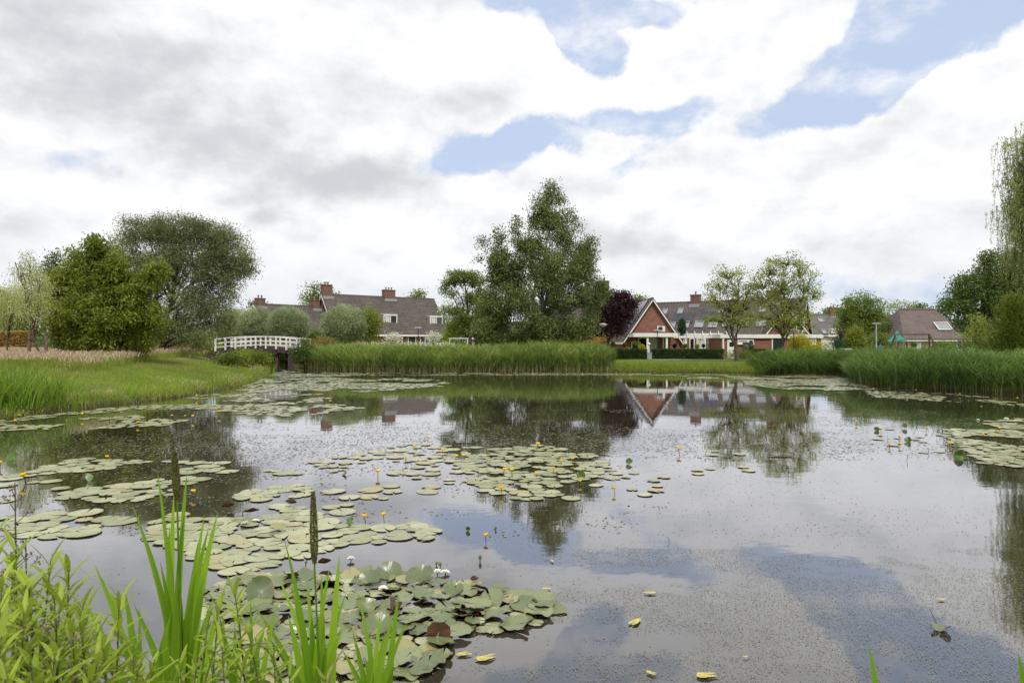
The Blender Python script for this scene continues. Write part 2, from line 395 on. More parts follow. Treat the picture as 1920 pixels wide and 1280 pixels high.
gy = np.unique(np.r_[np.linspace(-60, -2, 12), np.arange(-2, 8, .25), np.arange(8, 66, .4), np.linspace(66, 120, 40), np.linspace(120, 2200, 18)])
GX, GY = np.meshgrid(gx, gy); P2 = np.c_[GX.ravel(), GY.ravel()]; HZ = height(P2)
nx, ny = len(gx), len(gy); ii = (np.arange(ny-1)[:, None]*nx+np.arange(nx-1)[None]).ravel()
def groundmat():
    m, g, o = newmat('ground_grass'); tc = g.n('ShaderNodeTexCoord').outputs['Object']; sp = g.n('ShaderNodeSeparateXYZ', {0: tc})
    n1 = g.noise(tc, .5, 8, .65); n2 = g.noise(tc, 6, 6, .7)
    c = g.mix(g.mr(n1, .35, .68), (.10, .14, .018), (.18, .225, .035))
    c = g.mix(g.mr(n2, .35, .75, 0, .6), c, (.075, .125, .018))
    # dry pinkish meadow on the raised left bank
    dx = g.m('SUBTRACT', -15.5, sp.outputs[0]); f = g.mr(g.m('ADD', dx, g.m('MULTIPLY', g.m('SUBTRACT', g.noise(tc, .25, 4), .5), 9)), 0, 3)
    c = g.mix(g.m('MULTIPLY', f, .6), c, (.24, .17, .09))
    mud = g.mr(sp.outputs[2], .04, .26, 1, 0); c = g.mix(mud, c, (.05, .04, .022))
    bp = g.n('ShaderNodeBump', {'Height': g.noise(tc, 14, 6, .7), 'Strength': .7, 'Distance': .05})
    principled(g, o, c, .9, .1, 0, bp.outputs[0]); return m
tag(npmesh('ground', np.c_[P2, HZ], np.c_[ii, ii+1, ii+nx+1, ii+nx], groundmat(), smooth=True), kind='structure')
def gz(x, y): return float(height(np.array([[x, y]]))[0])

# ------------------------------------------------------------------ water
def watermat():
    m, g, o = newmat('pond_water'); tc = g.n('ShaderNodeTexCoord').outputs['Object']
    h = g.m('ADD', g.m('MULTIPLY', g.noise(g.vm('MULTIPLY', tc, (1, 1.6, 1)), 1.1, 3, .5), 1.0), g.m('MULTIPLY', g.noise(tc, 5.5, 3, .5), .16))
    calm = g.mr(g.noise(tc, .12, 3, .6), .35, .7, .25, 1.0)
    bp = g.n('ShaderNodeBump', {'Height': g.m('MULTIPLY', h, calm), 'Strength': .07, 'Distance': .05})
    body = g.mix(g.mr(g.noise(tc, .4, 5, .6), .35, .65), (.030, .026, .015), (.052, .046, .028))
    b = g.n('ShaderNodeBsdfDiffuse', {'Color': body})
    gl = g.n('ShaderNodeBsdfGlossy', {'Color': (.94, .95, 1.0, 1), 'Roughness': .025, 'Normal': bp.outputs[0]})
    lw = g.n('ShaderNodeLayerWeight', {'Blend': .5, 'Normal': bp.outputs[0]}); fr = g.m('ADD', g.m('MULTIPLY', g.m('POWER', lw.outputs['Facing'], 2.55), .95), .02)
    mx = g.n('ShaderNodeMixShader', {0: fr, 1: b.outputs[0], 2: gl.outputs[0]})
    g.nt.links.new(mx.outputs[0], o.inputs[0]); return m
wb = MB(); wb.face([(-40, 1.5, 0), (40, 1.5, 0), (40, 95, 0), (-40, 95, 0)])
tag(wb.build('water', watermat()), kind='structure')

# ------------------------------------------------------------------ strips (blades, reeds) and leaves
rng = np.random.default_rng(11)
def unit(a): return a/np.maximum(np.linalg.norm(a, axis=-1, keepdims=True), 1e-9)
def blades(base, L, wd, lean_az, lean, bend, seg=3, tint=None, face=None, tipw=.08, kink=None, rg=rng):
    """curved tapering blades. base (N,3); lean = tan of initial tilt; bend = extra horizontal travel at tip / L"""
    N = len(base); t = np.linspace(0, 1, seg+1)[None, :, None]
    L = np.broadcast_to(L, (N,))[:, None, None]; wd = np.broadcast_to(wd, (N,))
    lean = np.broadcast_to(lean, (N,))[:, None, None]; bend = np.broadcast_to(bend, (N,))[:, None, None]
    dh = np.stack([np.cos(lean_az), np.sin(lean_az), np.zeros(N)], 1)[:, None, :]
    up = np.array([0, 0, 1.0])[None, None]
    hor = lean*t+bend*t**2; ver = t-.42*bend*t**2.4
    Pc = base[:, None, :]+L*(dh*hor+up*ver)
    fa = rg.uniform(0, 2*math.pi, N) if face is None else face
    sdv = np.stack([np.cos(fa), np.sin(fa), np.zeros(N)], 1)[:, None, :]
    tt = t[0, :, 0]; prof = np.minimum(1, .55+1.6*tt)*(1-tt**2.2)*(1-tipw)+tipw*(1-tt)
    W = wd[:, None, None]*prof[None, :, None]/2
    A = Pc-sdv*W; B = Pc+sdv*W
    V = np.stack([A, B], 2).reshape(-1, 3)
    k = 2*(seg+1); b = (np.arange(N)*k)[:, None]; q = (np.arange(seg)*2)[None]
    Fc = np.stack([b+q, b+q+1, b+q+3, b+q+2], 2).reshape(-1, 4)
    T = np.repeat(rg.uniform(0, 1, N) if tint is None else tint, k)
    return V, Fc, T
def merge(parts):
    V, Fc, T, o = [], [], [], 0
    for v, f, t in parts: V.append(v); Fc.append(f+o); T.append(t); o += len(v)
    return np.concatenate(V), np.concatenate(Fc), np.concatenate(T)

def leaves(cen, outw, n_per, sig, L, wd, droop, tint, rg, flat=.0, axis=None):
    """rhombic leaves scattered round clump centres"""
    N = len(cen)*n_per
    c = np.repeat(cen, n_per, 0); o = np.repeat(outw, n_per, 0); tt = np.repeat(tint, n_per)
    off = rg.normal(0, 1, (N, 3))*np.asarray(sig)
    if axis is not None:
        off += np.repeat(axis, n_per, 0)*rg.uniform(-1, 1, (N, 1))
    p = c+off
    d = unit(rg.normal(0, 1, (N, 3))+o*.7+np.array([0, 0, -droop]))
    nn = rg.normal(0, 1, (N, 3))+np.array([0, 0, flat]); s = unit(np.cross(d, nn))
    l = L*rg.uniform(.65, 1.3, (N, 1)); ww = wd*rg.uniform(.7, 1.25, (N, 1))
    a = p-d*l*.5; b = p+s*ww*.5+d*l*.05; e = p+d*l*.5; f = p-s*ww*.5+d*l*.05
    V = np.stack([a, b, e, f], 1).reshape(-1, 3)
    Fc = np.arange(N*4).reshape(-1, 4)
    T = np.repeat(np.clip(tt+rg.normal(0, .12, N), 0, 1), 4)
    return V, Fc, T

def tubes(mb, paths, n=5):
    for pts, rad in paths: mb.tube(pts, rad, n, cap=False)
def curve(a, b, lift, seg=5, wob=.0, rg=rng):
    a = np.asarray(a, float); b = np.asarray(b, float); L = np.linalg.norm(b-a); mid = (a+b)/2+np.array([0, 0, lift*L])
    t = np.linspace(0, 1, seg+1)[:, None]; p = (1-t)**2*a+2*(1-t)*t*mid+t**2*b
    p[1:-1] += rg.normal(0, wob*L, (seg-1, 3)); return p

def tree(name, label, cat, px, D, lobes, leaf, leaf_mat, bark='bark', density=1.0, n_per=26, sig=.28, droop=.4, hole=.0, holef=.9,
         trunk_r=.16, twigs=.35, limb_r=.45, seed=1, z0=None, group=None, top=None, flat=.9, shell=.45, trunk_top=None, tw_r=.012, wob=.05, axis_len=0., stems=1, rim=.2):
    """lobes: (px, py, rx_px, ry_px[, dy metres]) measured at distance D; leaf=(length, width)"""
    rg = np.random.default_rng(seed)
    bx = (px-960)/F*D; bz = gz(bx, D)-.05 if z0 is None else z0
    twigs = twigs*.4 if leaf_mat != 'airy' else twigs*.6
    root = empty(name, (bx, D, bz), 0, label, cat, group)
    org = np.array([bx, D, bz]); m = D/F
    LC, cents, outs, tints, own = [], [], [], [], []
    for li, lb in enumerate(lobes):
        c = np.array([(lb[0]-960)*m, D+(lb[4] if len(lb) > 4 else 0), CAMH-(lb[1]-640)*m])-org
        r = np.array([lb[2]*m, (lb[2]+lb[3])/2*m*(.95 if len(lb) < 6 else lb[5]), lb[3]*m]); LC.append(c)
        area = (r[0]*r[1]+r[1]*r[2]+r[0]*r[2])*4.2
        n = max(14, int(area*density*.95/(sig*2.2)**2*.5*(2.3 if leaf_mat != 'airy' else 1.7)))
        d = unit(rg.normal(0, 1, (n, 3))); rad = (shell+(1.02-shell)*rg.uniform(0, 1, n)**.6)
        rad *= 1+rim*2*(vnoise(d*2.3+li*7.7+seed, 1.3)-.5)
        p = c+d*r*rad[:, None]
        if hole > 0:
            keep = vnoise(p+org, holef, seed) > hole; p, d, rad = p[keep], d[keep], rad[keep]
        cents.append(p); outs.append(d); own.append(np.full(len(p), li))
        lv = .6*vnoise(p, .9, seed+4)+.4*vnoise(p, 2.6, seed+6)
        tints.append(np.clip(-.15+1.3*lv, 0, 1))
    P = np.concatenate(cents); O = np.concatenate(outs); T = np.concatenate(tints); W = np.concatenate(own)
    keep = P[:, 2] > .12; P, O, T, W = P[keep], O[keep], T[keep], W[keep]
    ax = None
    if axis_len: ax = unit(O*.6+np.array([0, 0, -droop])+rg.normal(0, .3, P.shape))*axis_len
    sg = np.array([sig, sig, sig*.75])
    V, Fc, Tt = leaves(P, O, int(n_per*1.35), sg, leaf[0], leaf[1], droop, T, rg, flat, ax)
    npmesh('crown', V, Fc, M[leaf_mat], root, Tt)
    # wood
    mb = MB(); LC = np.array(LC); ztop = LC[:, 2].max() if trunk_top is None else trunk_top
    topc = LC[LC[:, 2].argmax()]
    for st in range(stems):
        if stems > 1: tl = LC[rg.integers(len(LC))]; tp = np.array([tl[0]*.6, tl[1]*.6, ztop*rg.uniform(.75, 1)]); bs = np.array([rg.normal(0, .25), rg.normal(0, .25), 0])
        else: tp = np.array([topc[0]*.8, topc[1]*.8, ztop]); bs = np.zeros(3)
        t = np.linspace(0, 1, 9)[:, None]; tk = bs*(1-t)+np.c_[tp[0]*t**1.6, tp[1]*t**1.6, tp[2]*t]; tk[1:-1, :2] += rg.normal(0, .012*ztop, (7, 2))
        tr = trunk_r*(1-np.linspace(0, 1, 9))**.75+.012; tr[0] *= 1.35
        if stems > 1: tr *= .7
        mb.tube(tk, tr, 8, cap=False)
        if st == 0: TK, TR = tk, tr
    limbs = []
    for c in LC:
        h = np.clip(c[2]*rg.uniform(.30, .6), min(.25*ztop, c[2]*.6), ztop*.9); k = np.interp(h, TK[:, 2], np.arange(9)); i = int(k); f = k-i
        a = TK[i]*(1-f)+TK[min(i+1, 8)]*f; r0 = TR[min(i, 8)]*limb_r+.01
        cv = curve(a, c, .08, 6, .03, rg); limbs.append(cv); mb.tube(cv, np.linspace(r0, .02, 7), 6, cap=False)
    sel = rg.uniform(0, 1, len(P)) < twigs
    for p, w_ in zip(P[sel], W[sel]):
        cv = limbs[w_]; dd = np.linalg.norm(cv-p, axis=1)+cv[:, 2].clip(None, 99)*0; j = max(1, min(5, dd.argmin()-rg.integers(0, 2)))
        q = curve(cv[j], p, .10, 3, wob, rg); mb.tube(q, np.linspace(tw_r*2.2, tw_r*.6, 4), 4, cap=False)
    mb.build('trunk', M[bark], root)
    return root

# ------------------------------------------------------------------ the trees
tree('birch_tree', 'large drooping birch with several ragged spires rising behind the reeds', 'tree', 1010, 51.5,
     [(1034, 362, 15, 22), (1030, 395, 34, 32), (1052, 425, 36, 42), (1010, 432, 24, 34), (968, 425, 11, 22), (985, 452, 28, 26), (938, 470, 13, 42, -.5), (908, 462, 8, 26, -.6), (918, 500, 20, 32, -.5),
      (950, 505, 30, 35), (1105, 462, 15, 16), (1095, 490, 26, 34), (1060, 505, 52, 52, -.6), (1000, 500, 40, 50), (945, 560, 42, 52), (1000, 575, 60, 60, -.8), (1062, 570, 52, 60, -.9),
      (1105, 560, 28, 48), (915, 592, 30, 36), (960, 620, 60, 30), (1035, 625, 70, 28), (1090, 612, 30, 36), (1120, 548, 18, 22)],
     (.15, .095), 'birch', 'bark_pale', density=1.5, n_per=30, sig=.23, droop=.9, hole=.39, holef=1.0, trunk_r=.2, seed=3, shell=.3, axis_len=.28, stems=3, twigs=.12, rim=.3)
tree('willow_tree', 'broad grey-green willow with a wide crown beside the white bridge', 'tree', 303, 45,
     [(272, 436, 60, 30), (330, 428, 55, 26), (385, 440, 48, 30), (428, 470, 42, 40), (446, 505, 32, 40), (300, 480, 75, 45), (370, 490, 65, 50), (245, 470, 45, 45), (230, 530, 40, 50), (300, 550, 60, 50, -.5),
      (400, 545, 50, 40), (350, 590, 55, 40, -.4), (290, 605, 55, 35), (405, 600, 38, 30), (392, 634, 30, 24, -.8), (330, 630, 40, 22)],
     (.17, .05), 'willow_l', density=1.75, n_per=34, sig=.25, droop=.3, hole=.35, holef=.8, trunk_r=.3, seed=5, shell=.3, axis_len=.25, twigs=.2, stems=2, rim=.3)
tree('maple_tree', 'bushy bright green tree with foliage down to the pink meadow grass', 'tree', 205, 34,
     [(182, 462, 16, 22), (205, 490, 36, 30), (160, 500, 34, 30), (232, 505, 32, 25), (285, 512, 26, 20), (190, 535, 55, 40), (255, 545, 48, 34), (130, 535, 34, 32), (296, 560, 24, 28), (115, 580, 32, 32), (170, 590, 60, 45, -.5),
      (235, 590, 58, 42, -.6), (280, 605, 32, 30), (130, 625, 34, 26), (190, 635, 55, 28, -.4), (240, 645, 42, 22), (175, 658, 40, 14), (222, 662, 34, 10)],
     (.17, .075), 'maple', density=2.0, n_per=26, sig=.17, droop=.25, hole=.36, holef=1.4, trunk_r=.14, seed=7, shell=.35, axis_len=.15, flat=1.0, twigs=.2, rim=.35)
tree('young_weeping_tree', 'slender pale weeping sapling held between two wooden stakes', 'tree', 70, 30,
     [(55, 495, 22, 14), (38, 512, 20, 14), (74, 520, 20, 22), (55, 545, 26, 22), (80, 560, 18, 26), (40, 575, 20, 20), (62, 590, 24, 18), (28, 492, 10, 7)],
     (.11, .028), 'pale', density=.85, n_per=30, sig=.15, droop=1.5, hole=.38, holef=1.9, trunk_r=.035, seed=9, axis_len=.3, twigs=.4, tw_r=.006, rim=.4)
tree('young_weeping_tree', 'pale weeping sapling farther back, at the edge of the photo before the copper hedge', 'tree', 15, 36,
     [(8, 560, 24, 22), (25, 580, 24, 22), (5, 600, 20, 18), (30, 545, 15, 14)],
     (.11, .03), 'pale', density=1.2, n_per=30, sig=.17, droop=1.4, hole=.3, holef=1.6, trunk_r=.04, seed=10, axis_len=.25, twigs=.3, tw_r=.006, rim=.35)
tree('locust_tree', 'light tiered tree with flat airy layers left of the big birch', 'tree', 880, 60,
     [(868, 516, 36, 9), (850, 528, 24, 9), (890, 530, 22, 14), (845, 550, 22, 10), (872, 556, 30, 12), (898, 560, 22, 24), (852, 582, 24, 14), (880, 590, 38, 18), (905, 600, 22, 26), (862, 612, 30, 14), (886, 625, 36, 13), (834, 538, 10, 7)],
     (.15, .09), 'locust', density=1.2, n_per=22, sig=.20, droop=.2, hole=.40, holef=1.1, trunk_r=.17, seed=13, flat=1.2, twigs=.5, tw_r=.02, shell=.2, rim=.3)
tree('copper_beech_tree', 'dark purple leaved tree between the birch and the gabled house', 'tree', 1140, 60,
     [(1147, 555, 22, 14), (1172, 564, 20, 14), (1186, 572, 10, 10), (1145, 580, 34, 24), (1168, 590, 20, 16), (1135, 606, 32, 22), (1125, 622, 24, 16), (1155, 612, 22, 16)],
     (.16, .10), 'purple', density=1.7, n_per=26, sig=.22, droop=.1, hole=.28, holef=1.3, trunk_r=.13, seed=15, twigs=.3, tw_r=.02, shell=.3, rim=.35)
def airy(name, label, px, seed, lobes, D=54):
    return tree(name, label, 'tree', px, D, lobes, (.15, .085), 'airy', density=.72, n_per=17, sig=.20, droop=.0, hole=.30, holef=1.5, trunk_r=.17, limb_r=.5,
                seed=seed, twigs=1.0, tw_r=.018, shell=.3, wob=.06, rim=.3, trunk_top=3.2, group='airy trees before the row houses')
airy('ash_tree', 'smaller of two thin-leaved trees before the row houses', 1383, 17,
     [(1362, 512, 30, 12), (1392, 515, 16, 14), (1345, 532, 22, 16), (1378, 540, 34, 22), (1405, 545, 18, 18), (1335, 560, 18, 18), (1362, 572, 38, 24), (1400, 575, 26, 24), (1350, 600, 40, 12), (1385, 604, 40, 12)])
airy('ash_tree', 'taller of two thin-leaved trees, spreading over the flat-roofed garage', 1467, 19,
     [(1470, 486, 34, 12), (1448, 500, 28, 18), (1500, 502, 24, 18), (1425, 528, 26, 22), (1470, 530, 40, 28), (1515, 535, 24, 24), (1530, 553, 12, 14), (1430, 560, 34, 24), (1480, 570, 46, 26), (1510, 585, 20, 16), (1445, 598, 46, 16), (1490, 604, 42, 16), (1466, 615, 30, 10)])
def pollard(px, py, rx, ry, D, seed, label):
    tree('pollard_willow', label, 'tree', px, D, [(px, py, rx*.86, ry*.86), (px-rx*.3, py+ry*.2, rx*.6, ry*.7), (px+rx*.35, py+ry*.15, rx*.6, ry*.75), (px, py+ry*.45, rx*.7, ry*.5)], (.15, .038), 'silver', density=3.2, n_per=30, sig=.17, droop=-.35,
         hole=.12, holef=1.6, trunk_r=.22, seed=seed, shell=.6, twigs=.06, axis_len=.12, rim=.12, group='round pollard willows by the bridge')
pollard(643, 606, 42, 38, 57, 21, 'largest round silvery willow, standing alone before the long brown roof')
pollard(540, 606, 40, 34, 60, 22, 'round silvery willow just above the middle of the bridge rail')
pollard(480, 606, 34, 33, 62, 23, 'round silvery willow, middle one of the row over the bridge')
pollard(437, 608, 30, 34, 64, 24, 'darker round willow partly hidden by the broad willow crown')
def simple(name, label, px, D, lobes, mat='green', seed=1, density=1.3, leaf=(.2, .12), sig=.33, cat='tree', **kw):
    d = dict(n_per=22, droop=.1, hole=.26, holef=.9, trunk_r=.14, shell=.45, twigs=.08, tw_r=.02, rim=.3); d.update(kw)
    return tree(name, label, cat, px, D, lobes, leaf, mat, density=density, sig=sig, seed=seed, **d)
simple('garden_tree', 'small upright green tree directly right of the largest round willow', 693, 59, [(690, 592, 17, 18), (700, 612, 18, 22), (686, 622, 18, 18)], 'maple', 31, leaf=(.16, .1), sig=.24)
simple('background_tree', 'green tree rising behind the chimney of the long brown roof', 600, 125, [(598, 545, 22, 15), (578, 562, 16, 14), (618, 558, 14, 14), (600, 575, 34, 18)], 'green', 32, leaf=(.36, .24), sig=.6)
simple('background_tree', 'little treetop peeking over the long brown roof', 783, 130, [(783, 553, 12, 7), (776, 562, 10, 8)], 'green', 33, leaf=(.36, .24), sig=.6, trunk_r=.2)
simple('background_tree', 'small dark treetop beside the leftmost brick chimney', 478, 128, [(478, 574, 12, 12), (495, 575, 8, 8)], 'deep', 34, leaf=(.36, .24), sig=.6, trunk_r=.2)
simple('background_tree', 'dark pine-like treetop behind the bushy bright tree', 103, 62, [(105, 488, 16, 13), (95, 505, 18, 14), (118, 520, 24, 20), (95, 550, 40, 40), (70, 590, 46, 36)], 'deep', 35)
simple('background_tree', 'yellow-green tree at the photo edge behind the saplings', 15, 66, [(10, 560, 34, 22), (-15, 580, 40, 34), (30, 590, 30, 28), (0, 610, 50, 22)], 'airy', 36, leaf=(.22, .14))
simple('background_tree', 'green tree beyond the meadow, left of the saplings', -60, 60, [(-60, 560, 50, 50), (-20, 600, 40, 34), (-110, 590, 50, 46)], 'green', 37)
simple('background_tree', 'pale bluish tree top left of the locust tree', 845, 95, [(836, 590, 14, 26), (842, 615, 20, 20)], 'silver', 38, leaf=(.28, .14), sig=.45, density=.9)
simple('garden_tree', 'round leafy green tree between the two distant roofs', 1612, 79, [(1608, 566, 26, 18), (1590, 585, 22, 22), (1630, 582, 26, 24), (1608, 600, 36, 26), (1645, 605, 18, 22), (1585, 620, 22, 16), (1625, 625, 34, 14)], 'locust', 40, leaf=(.22, .15), sig=.36, density=1.5)
simple('garden_tree', 'thin grey-green tree over the small gable left of the pale brick house', 1688, 84, [(1690, 574, 22, 14), (1672, 590, 18, 22), (1702, 590, 16, 18), (1680, 612, 30, 22)], 'airy', 41, leaf=(.2, .12), sig=.32, density=.75, twigs=.5)
simple('garden_tree', 'dark green round-topped tree crowding the pale brick house', 1835, 50,
       [(1825, 535, 36, 26), (1870, 515, 38, 36), (1795, 566, 24, 22), (1840, 560, 46, 36), (1895, 560, 46, 46), (1815, 600, 26, 22), (1860, 610, 50, 36), (1915, 510, 36, 40), (1860, 486, 20, 16), (1940, 570, 50, 60)], 'deep', 42, leaf=(.17, .11), sig=.27, density=1.7)
simple('garden_shrub', 'loose yellow-green shrub in front of the dark round-topped tree', 1835, 42, [(1832, 600, 17, 14), (1842, 618, 20, 16), (1828, 635, 24, 16)], 'airy', 43, cat='shrub', leaf=(.11, .07), sig=.18, density=1.1)
simple('garden_shrub', 'tall bright green shrub at the photo edge under the weeping willow', 1898, 38, [(1890, 580, 16, 26), (1905, 565, 18, 20), (1880, 615, 26, 22), (1912, 610, 26, 30), (1895, 640, 42, 18), (1945, 600, 30, 50)], 'maple', 44, cat='shrub', leaf=(.12, .07), sig=.2, density=1.4)
simple('garden_shrub', 'low spreading bush behind the reeds at the foot of the dark round-topped tree', 1840, 38, [(1850, 646, 34, 10), (1800, 652, 20, 7), (1885, 655, 36, 12)], 'green', 45, cat='shrub', leaf=(.12, .07), sig=.2)
simple('background_tree', 'distant dark treetop left of the chimney beyond the garages', 1560, 135, [(1563, 584, 16, 8), (1548, 592, 12, 9), (1580, 592, 16, 10)], 'deep', 46, leaf=(.4, .26), sig=.6)
simple('background_tree', 'distant treetop just behind the ridge of the pale brick house', 1725, 120, [(1728, 578, 14, 7), (1715, 590, 14, 10)], 'deep', 47, leaf=(.4, .26), sig=.6)
simple('background_tree', 'distant treetop at the left edge of the dark round-topped tree', 1765, 110, [(1775, 574, 14, 10), (1768, 590, 14, 14)], 'deep', 48, leaf=(.4, .26), sig=.6)
simple('background_tree', 'tiny treetop behind the roof of the gabled brick house', 1198, 120, [(1198, 563, 10, 6), (1190, 574, 14, 8)], 'green', 49, leaf=(.36, .24), sig=.5)
# shrubs round the bridge and in the gardens behind the reeds
def shrub(px, py, rx, ry, D, mat, seed, label, name='garden_shrub', **kw):
    d = dict(leaf=(.13, .085), sig=.2, density=1.5, cat='shrub', trunk_r=.05, rim=.25); d.update(kw)
    return simple(name, label, px, D, [(px, py, rx, ry), (px-rx*.4, py+ry*.3, rx*.6, ry*.7), (px+rx*.4, py+ry*.25, rx*.6, ry*.7)], mat, seed, **d)
shrub(572, 660, 22, 24, 50, 'deep', 51, 'dark tangled bush on the bank at the right end of the bridge', name='bank_bush')
shrub(604, 650, 26, 18, 52.5, 'airy_red', 52, 'brownish bush behind the reeds right of the bridge', name='bank_bush')
shrub(455, 668, 22, 12, 46, 'lime', 53, 'light green bush on the bank in front of the bridge', name='bank_bush')
shrub(488, 672, 18, 14, 45, 'maple', 54, 'green bush hiding the left pier of the bridge', name='bank_bush')
shrub(428, 672, 18, 10, 43, 'green', 55, 'low bush where the mown grass meets the broad willow', name='bank_bush')
shrub(592, 634, 20, 18, 64, 'green', 79, 'leafy bush filling the gap between two round willows', name='bank_bush')
shrub(528, 660, 34, 18, 70, 'deep', 77, 'dark bushes filling the view under the bridge', name='bank_bush')
shrub(480, 655, 40, 18, 72, 'deep', 78, 'dark bushes beyond the bridge railing', name='bank_bush')
shrub(735, 634, 13, 7, 58, 'whiteflower', 56, 'white flowering bush in front of the picket fence', name='elder_bush')
shrub(812, 631, 9, 9, 57, 'whiteflower', 57, 'white flowering bush at the right end of the picket fence', name='elder_bush')
shrub(845, 628, 16, 12, 60, 'lime', 58, 'lime green shrub below the tiered tree')
shrub(920, 628, 22, 14, 66, 'silver', 59, 'grey-green shrub between the tiered tree and the birch')
shrub(962, 632, 18, 14, 58, 'airy', 60, 'olive dome-shaped shrub at the foot of the birch')
shrub(1105, 636, 26, 16, 58, 'copper', 61, 'rusty orange shrub below the purple tree')
shrub(1500, 644, 19, 17, 57, 'gold', 62, 'larger bright yellow shrub beside the garage lamp', leaf=(.11, .075), density=1.8)
shrub(1531, 650, 15, 9, 57.5, 'gold', 63, 'smaller bright yellow shrub at the garage end', leaf=(.11, .075), density=1.8)
shrub(1568, 650, 20, 14, 60, 'conifer', 64, 'blackish low conifer bush between yellow shrubs and golden cone tree')
shrub(1590, 640, 20, 20, 66, 'purple', 65, 'dull purple-brown shrub behind the golden cone tree')
shrub(1645, 642, 26, 18, 66, 'green', 66, 'green shrub mass behind the grey lamp post')
shrub(1665, 620, 18, 20, 74, 'deep', 67, 'dark green shrub left of the play tower')
shrub(1386, 664, 24, 10, 56, 'airy', 68, 'shaggy grassy shrub round the foot of the smaller thin-leaved tree', leaf=(.22, .03), droop=-.6)
shrub(150, 660, 60, 16, 60, 'deep', 70, 'dark undergrowth behind the bushy bright tree', leaf=(.18, .12))
shrub(350, 650, 60, 12, 56, 'airy', 71, 'yellowish undergrowth behind the willow trunk', leaf=(.18, .12))
shrub(1770, 650, 24, 8, 60, 'green', 73, 'low green shrub under the window of the pale brick house')
tree('thuja_tree', 'golden-edged cone shaped conifer behind the reeds', 'tree', 1603, 60, [(1603, 628, 12, 15), (1602, 640, 16, 20), (1603, 652, 18, 14)], (.13, .05), 'thuja', density=3, n_per=26, sig=.14,
     droop=-.8, shell=.6, seed=75, twigs=.03, rim=.08, trunk_r=.08)
tree('cypress_tree', 'narrow dark column conifer standing in front of the row roof', 'tree', 1279, 66.7, [(1279, 607, 3.2, 10), (1279, 616, 4.6, 10)], (.12, .05), 'conifer', density=3.5, n_per=24, sig=.1,
     droop=-.9, shell=.6, seed=76, twigs=.03, rim=.08, trunk_r=.06)

# weeping willow reaching in from the right, its trunk outside the frame
def weeping(px, D, seed=80):
    rg = np.random.default_rng(seed); m = D/F; bx = (px-960)*m; bz = gz(bx, D); org = np.array([bx, D, bz])
    root = empty('weeping_willow', (bx, D, bz), 0, 'tall weeping willow hanging pale strands into the picture from the photo edge', 'tree')
    mb = MB(); mb.tube([(0, 0, -.1), (.1, 0, 2), (-.1, .1, 4.5), (0, 0, 7)], [.42, .34, .28, .2], 10, cap=False)
    parts = []; P = []
    heads = [(1905, 222, 0), (1885, 262, .2), (1925, 250, .5), (1900, 262, -.4), (1885, 292, .3), (1903, 300, 1), (1872, 335, 0), (1890, 345, -1), (1862, 385, .4), (1880, 400, -.6), (1905, 380, .7), (1920, 340, -1.2), (1910, 440, .4),
             (1893, 465, 1.2), (1868, 430, -.2), (1935, 290, 0), (1945, 400, .9), (1960, 240, 1), (1985, 220, 0), (2020, 230, -1), (2060, 260, 1), (2100, 330, 0), (1990, 300, -2), (2040, 330, 2), (1960, 340, -1.8), (2010, 430, 1.5), (1925, 480, 0), (2080, 430, 0)]
    for hx, hy, dy in heads:
        hx += 26
        c = np.array([(hx-960)*m, D+dy, CAMH-(hy-640)*m])-org
        a = np.array([0, 0, min(6.5, c[2]*.7)]); cv = curve(a, c, .18, 7, .02, rg); mb.tube(cv, np.linspace(.09, .015, 8), 5, cap=False)
        for k in range(64):
            s = cv[rg.integers(4, 8)]+rg.normal(0, .26, 3)*np.array([1, 1.8, .6]); L = rg.uniform(.4, 1.9)
            n = int(L*36); tt = rg.uniform(0, 1, n); sway = rg.normal(0, .18, 2)
            p = s+np.c_[sway[0]*np.sin(tt*2), sway[1]*tt, -L*tt+.25*np.sin(tt*3.1)]+rg.normal(0, .035, (n, 3))
            P.append(p); mb.tube([s, s+np.array([sway[0]*.8, sway[1]*.5, -L*.5]), s+np.array([sway[0]*.9, sway[1], -L])], [.006, .005, .003], 3, cap=False)
    P = np.concatenate(P)
    V, Fc, T = leaves(P, np.zeros_like(P), 1, (.01,)*3, .12, .028, 2.2, np.clip(vnoise(P, .8)*.9, 0, 1), rg)
    npmesh('crown', V, Fc, M['weep'], root, T); mb.build('trunk', M['bark'], root)
weeping(2000, 32.5)
tree('overhanging_tree', 'darker oak-like foliage growing through the weeping willow', 'tree', 2010, 34.5,
     [(1885, 318, 20, 14, -2.5), (1905, 340, 34, 30, -2.5), (1872, 302, 10, 7, -2.5), (1900, 385, 34, 30, -2.6), (1912, 420, 38, 36, -2.4), (1890, 425, 22, 26, -2.8), (1945, 370, 45, 50), (1960, 450, 40, 40), (2000, 400, 60, 60)], (.13, .085), 'green', density=1.5, n_per=24, sig=.18,
     droop=.1, hole=.33, holef=1.3, trunk_r=.25, seed=82, twigs=.3, rim=.35, trunk_top=8)

# far-off wood closing the horizon
def far_wood():
    rg = np.random.default_rng(90); parts = []
    cs = []
    for k in range(2600):
        px = rg.uniform(-500, 2600); D = rg.uniform(150, 215); hgt = 4.2+2.6*vnoise(np.array([[px*.012, 0, 0]]))[0]+rg.normal(0, .4)
        x = (px-960)/F*D; z = rg.uniform(0, 1)**.7*hgt; cs.append((x, D, z))
    P = np.array(cs); O = unit(rg.normal(0, 1, P.shape)+[0, 0, .6]); T = vnoise(P, .08, 4)
    V, Fc, Tt = leaves(P, O, 34, (1.3, 1.3, .8), .75, .5, 0, T*.8, rg)
    tag(npmesh('far_wood', V, Fc, M['deep'], None, Tt), 'distant line of dark trees closing the horizon', 'wood', kind='stuff')
far_wood()

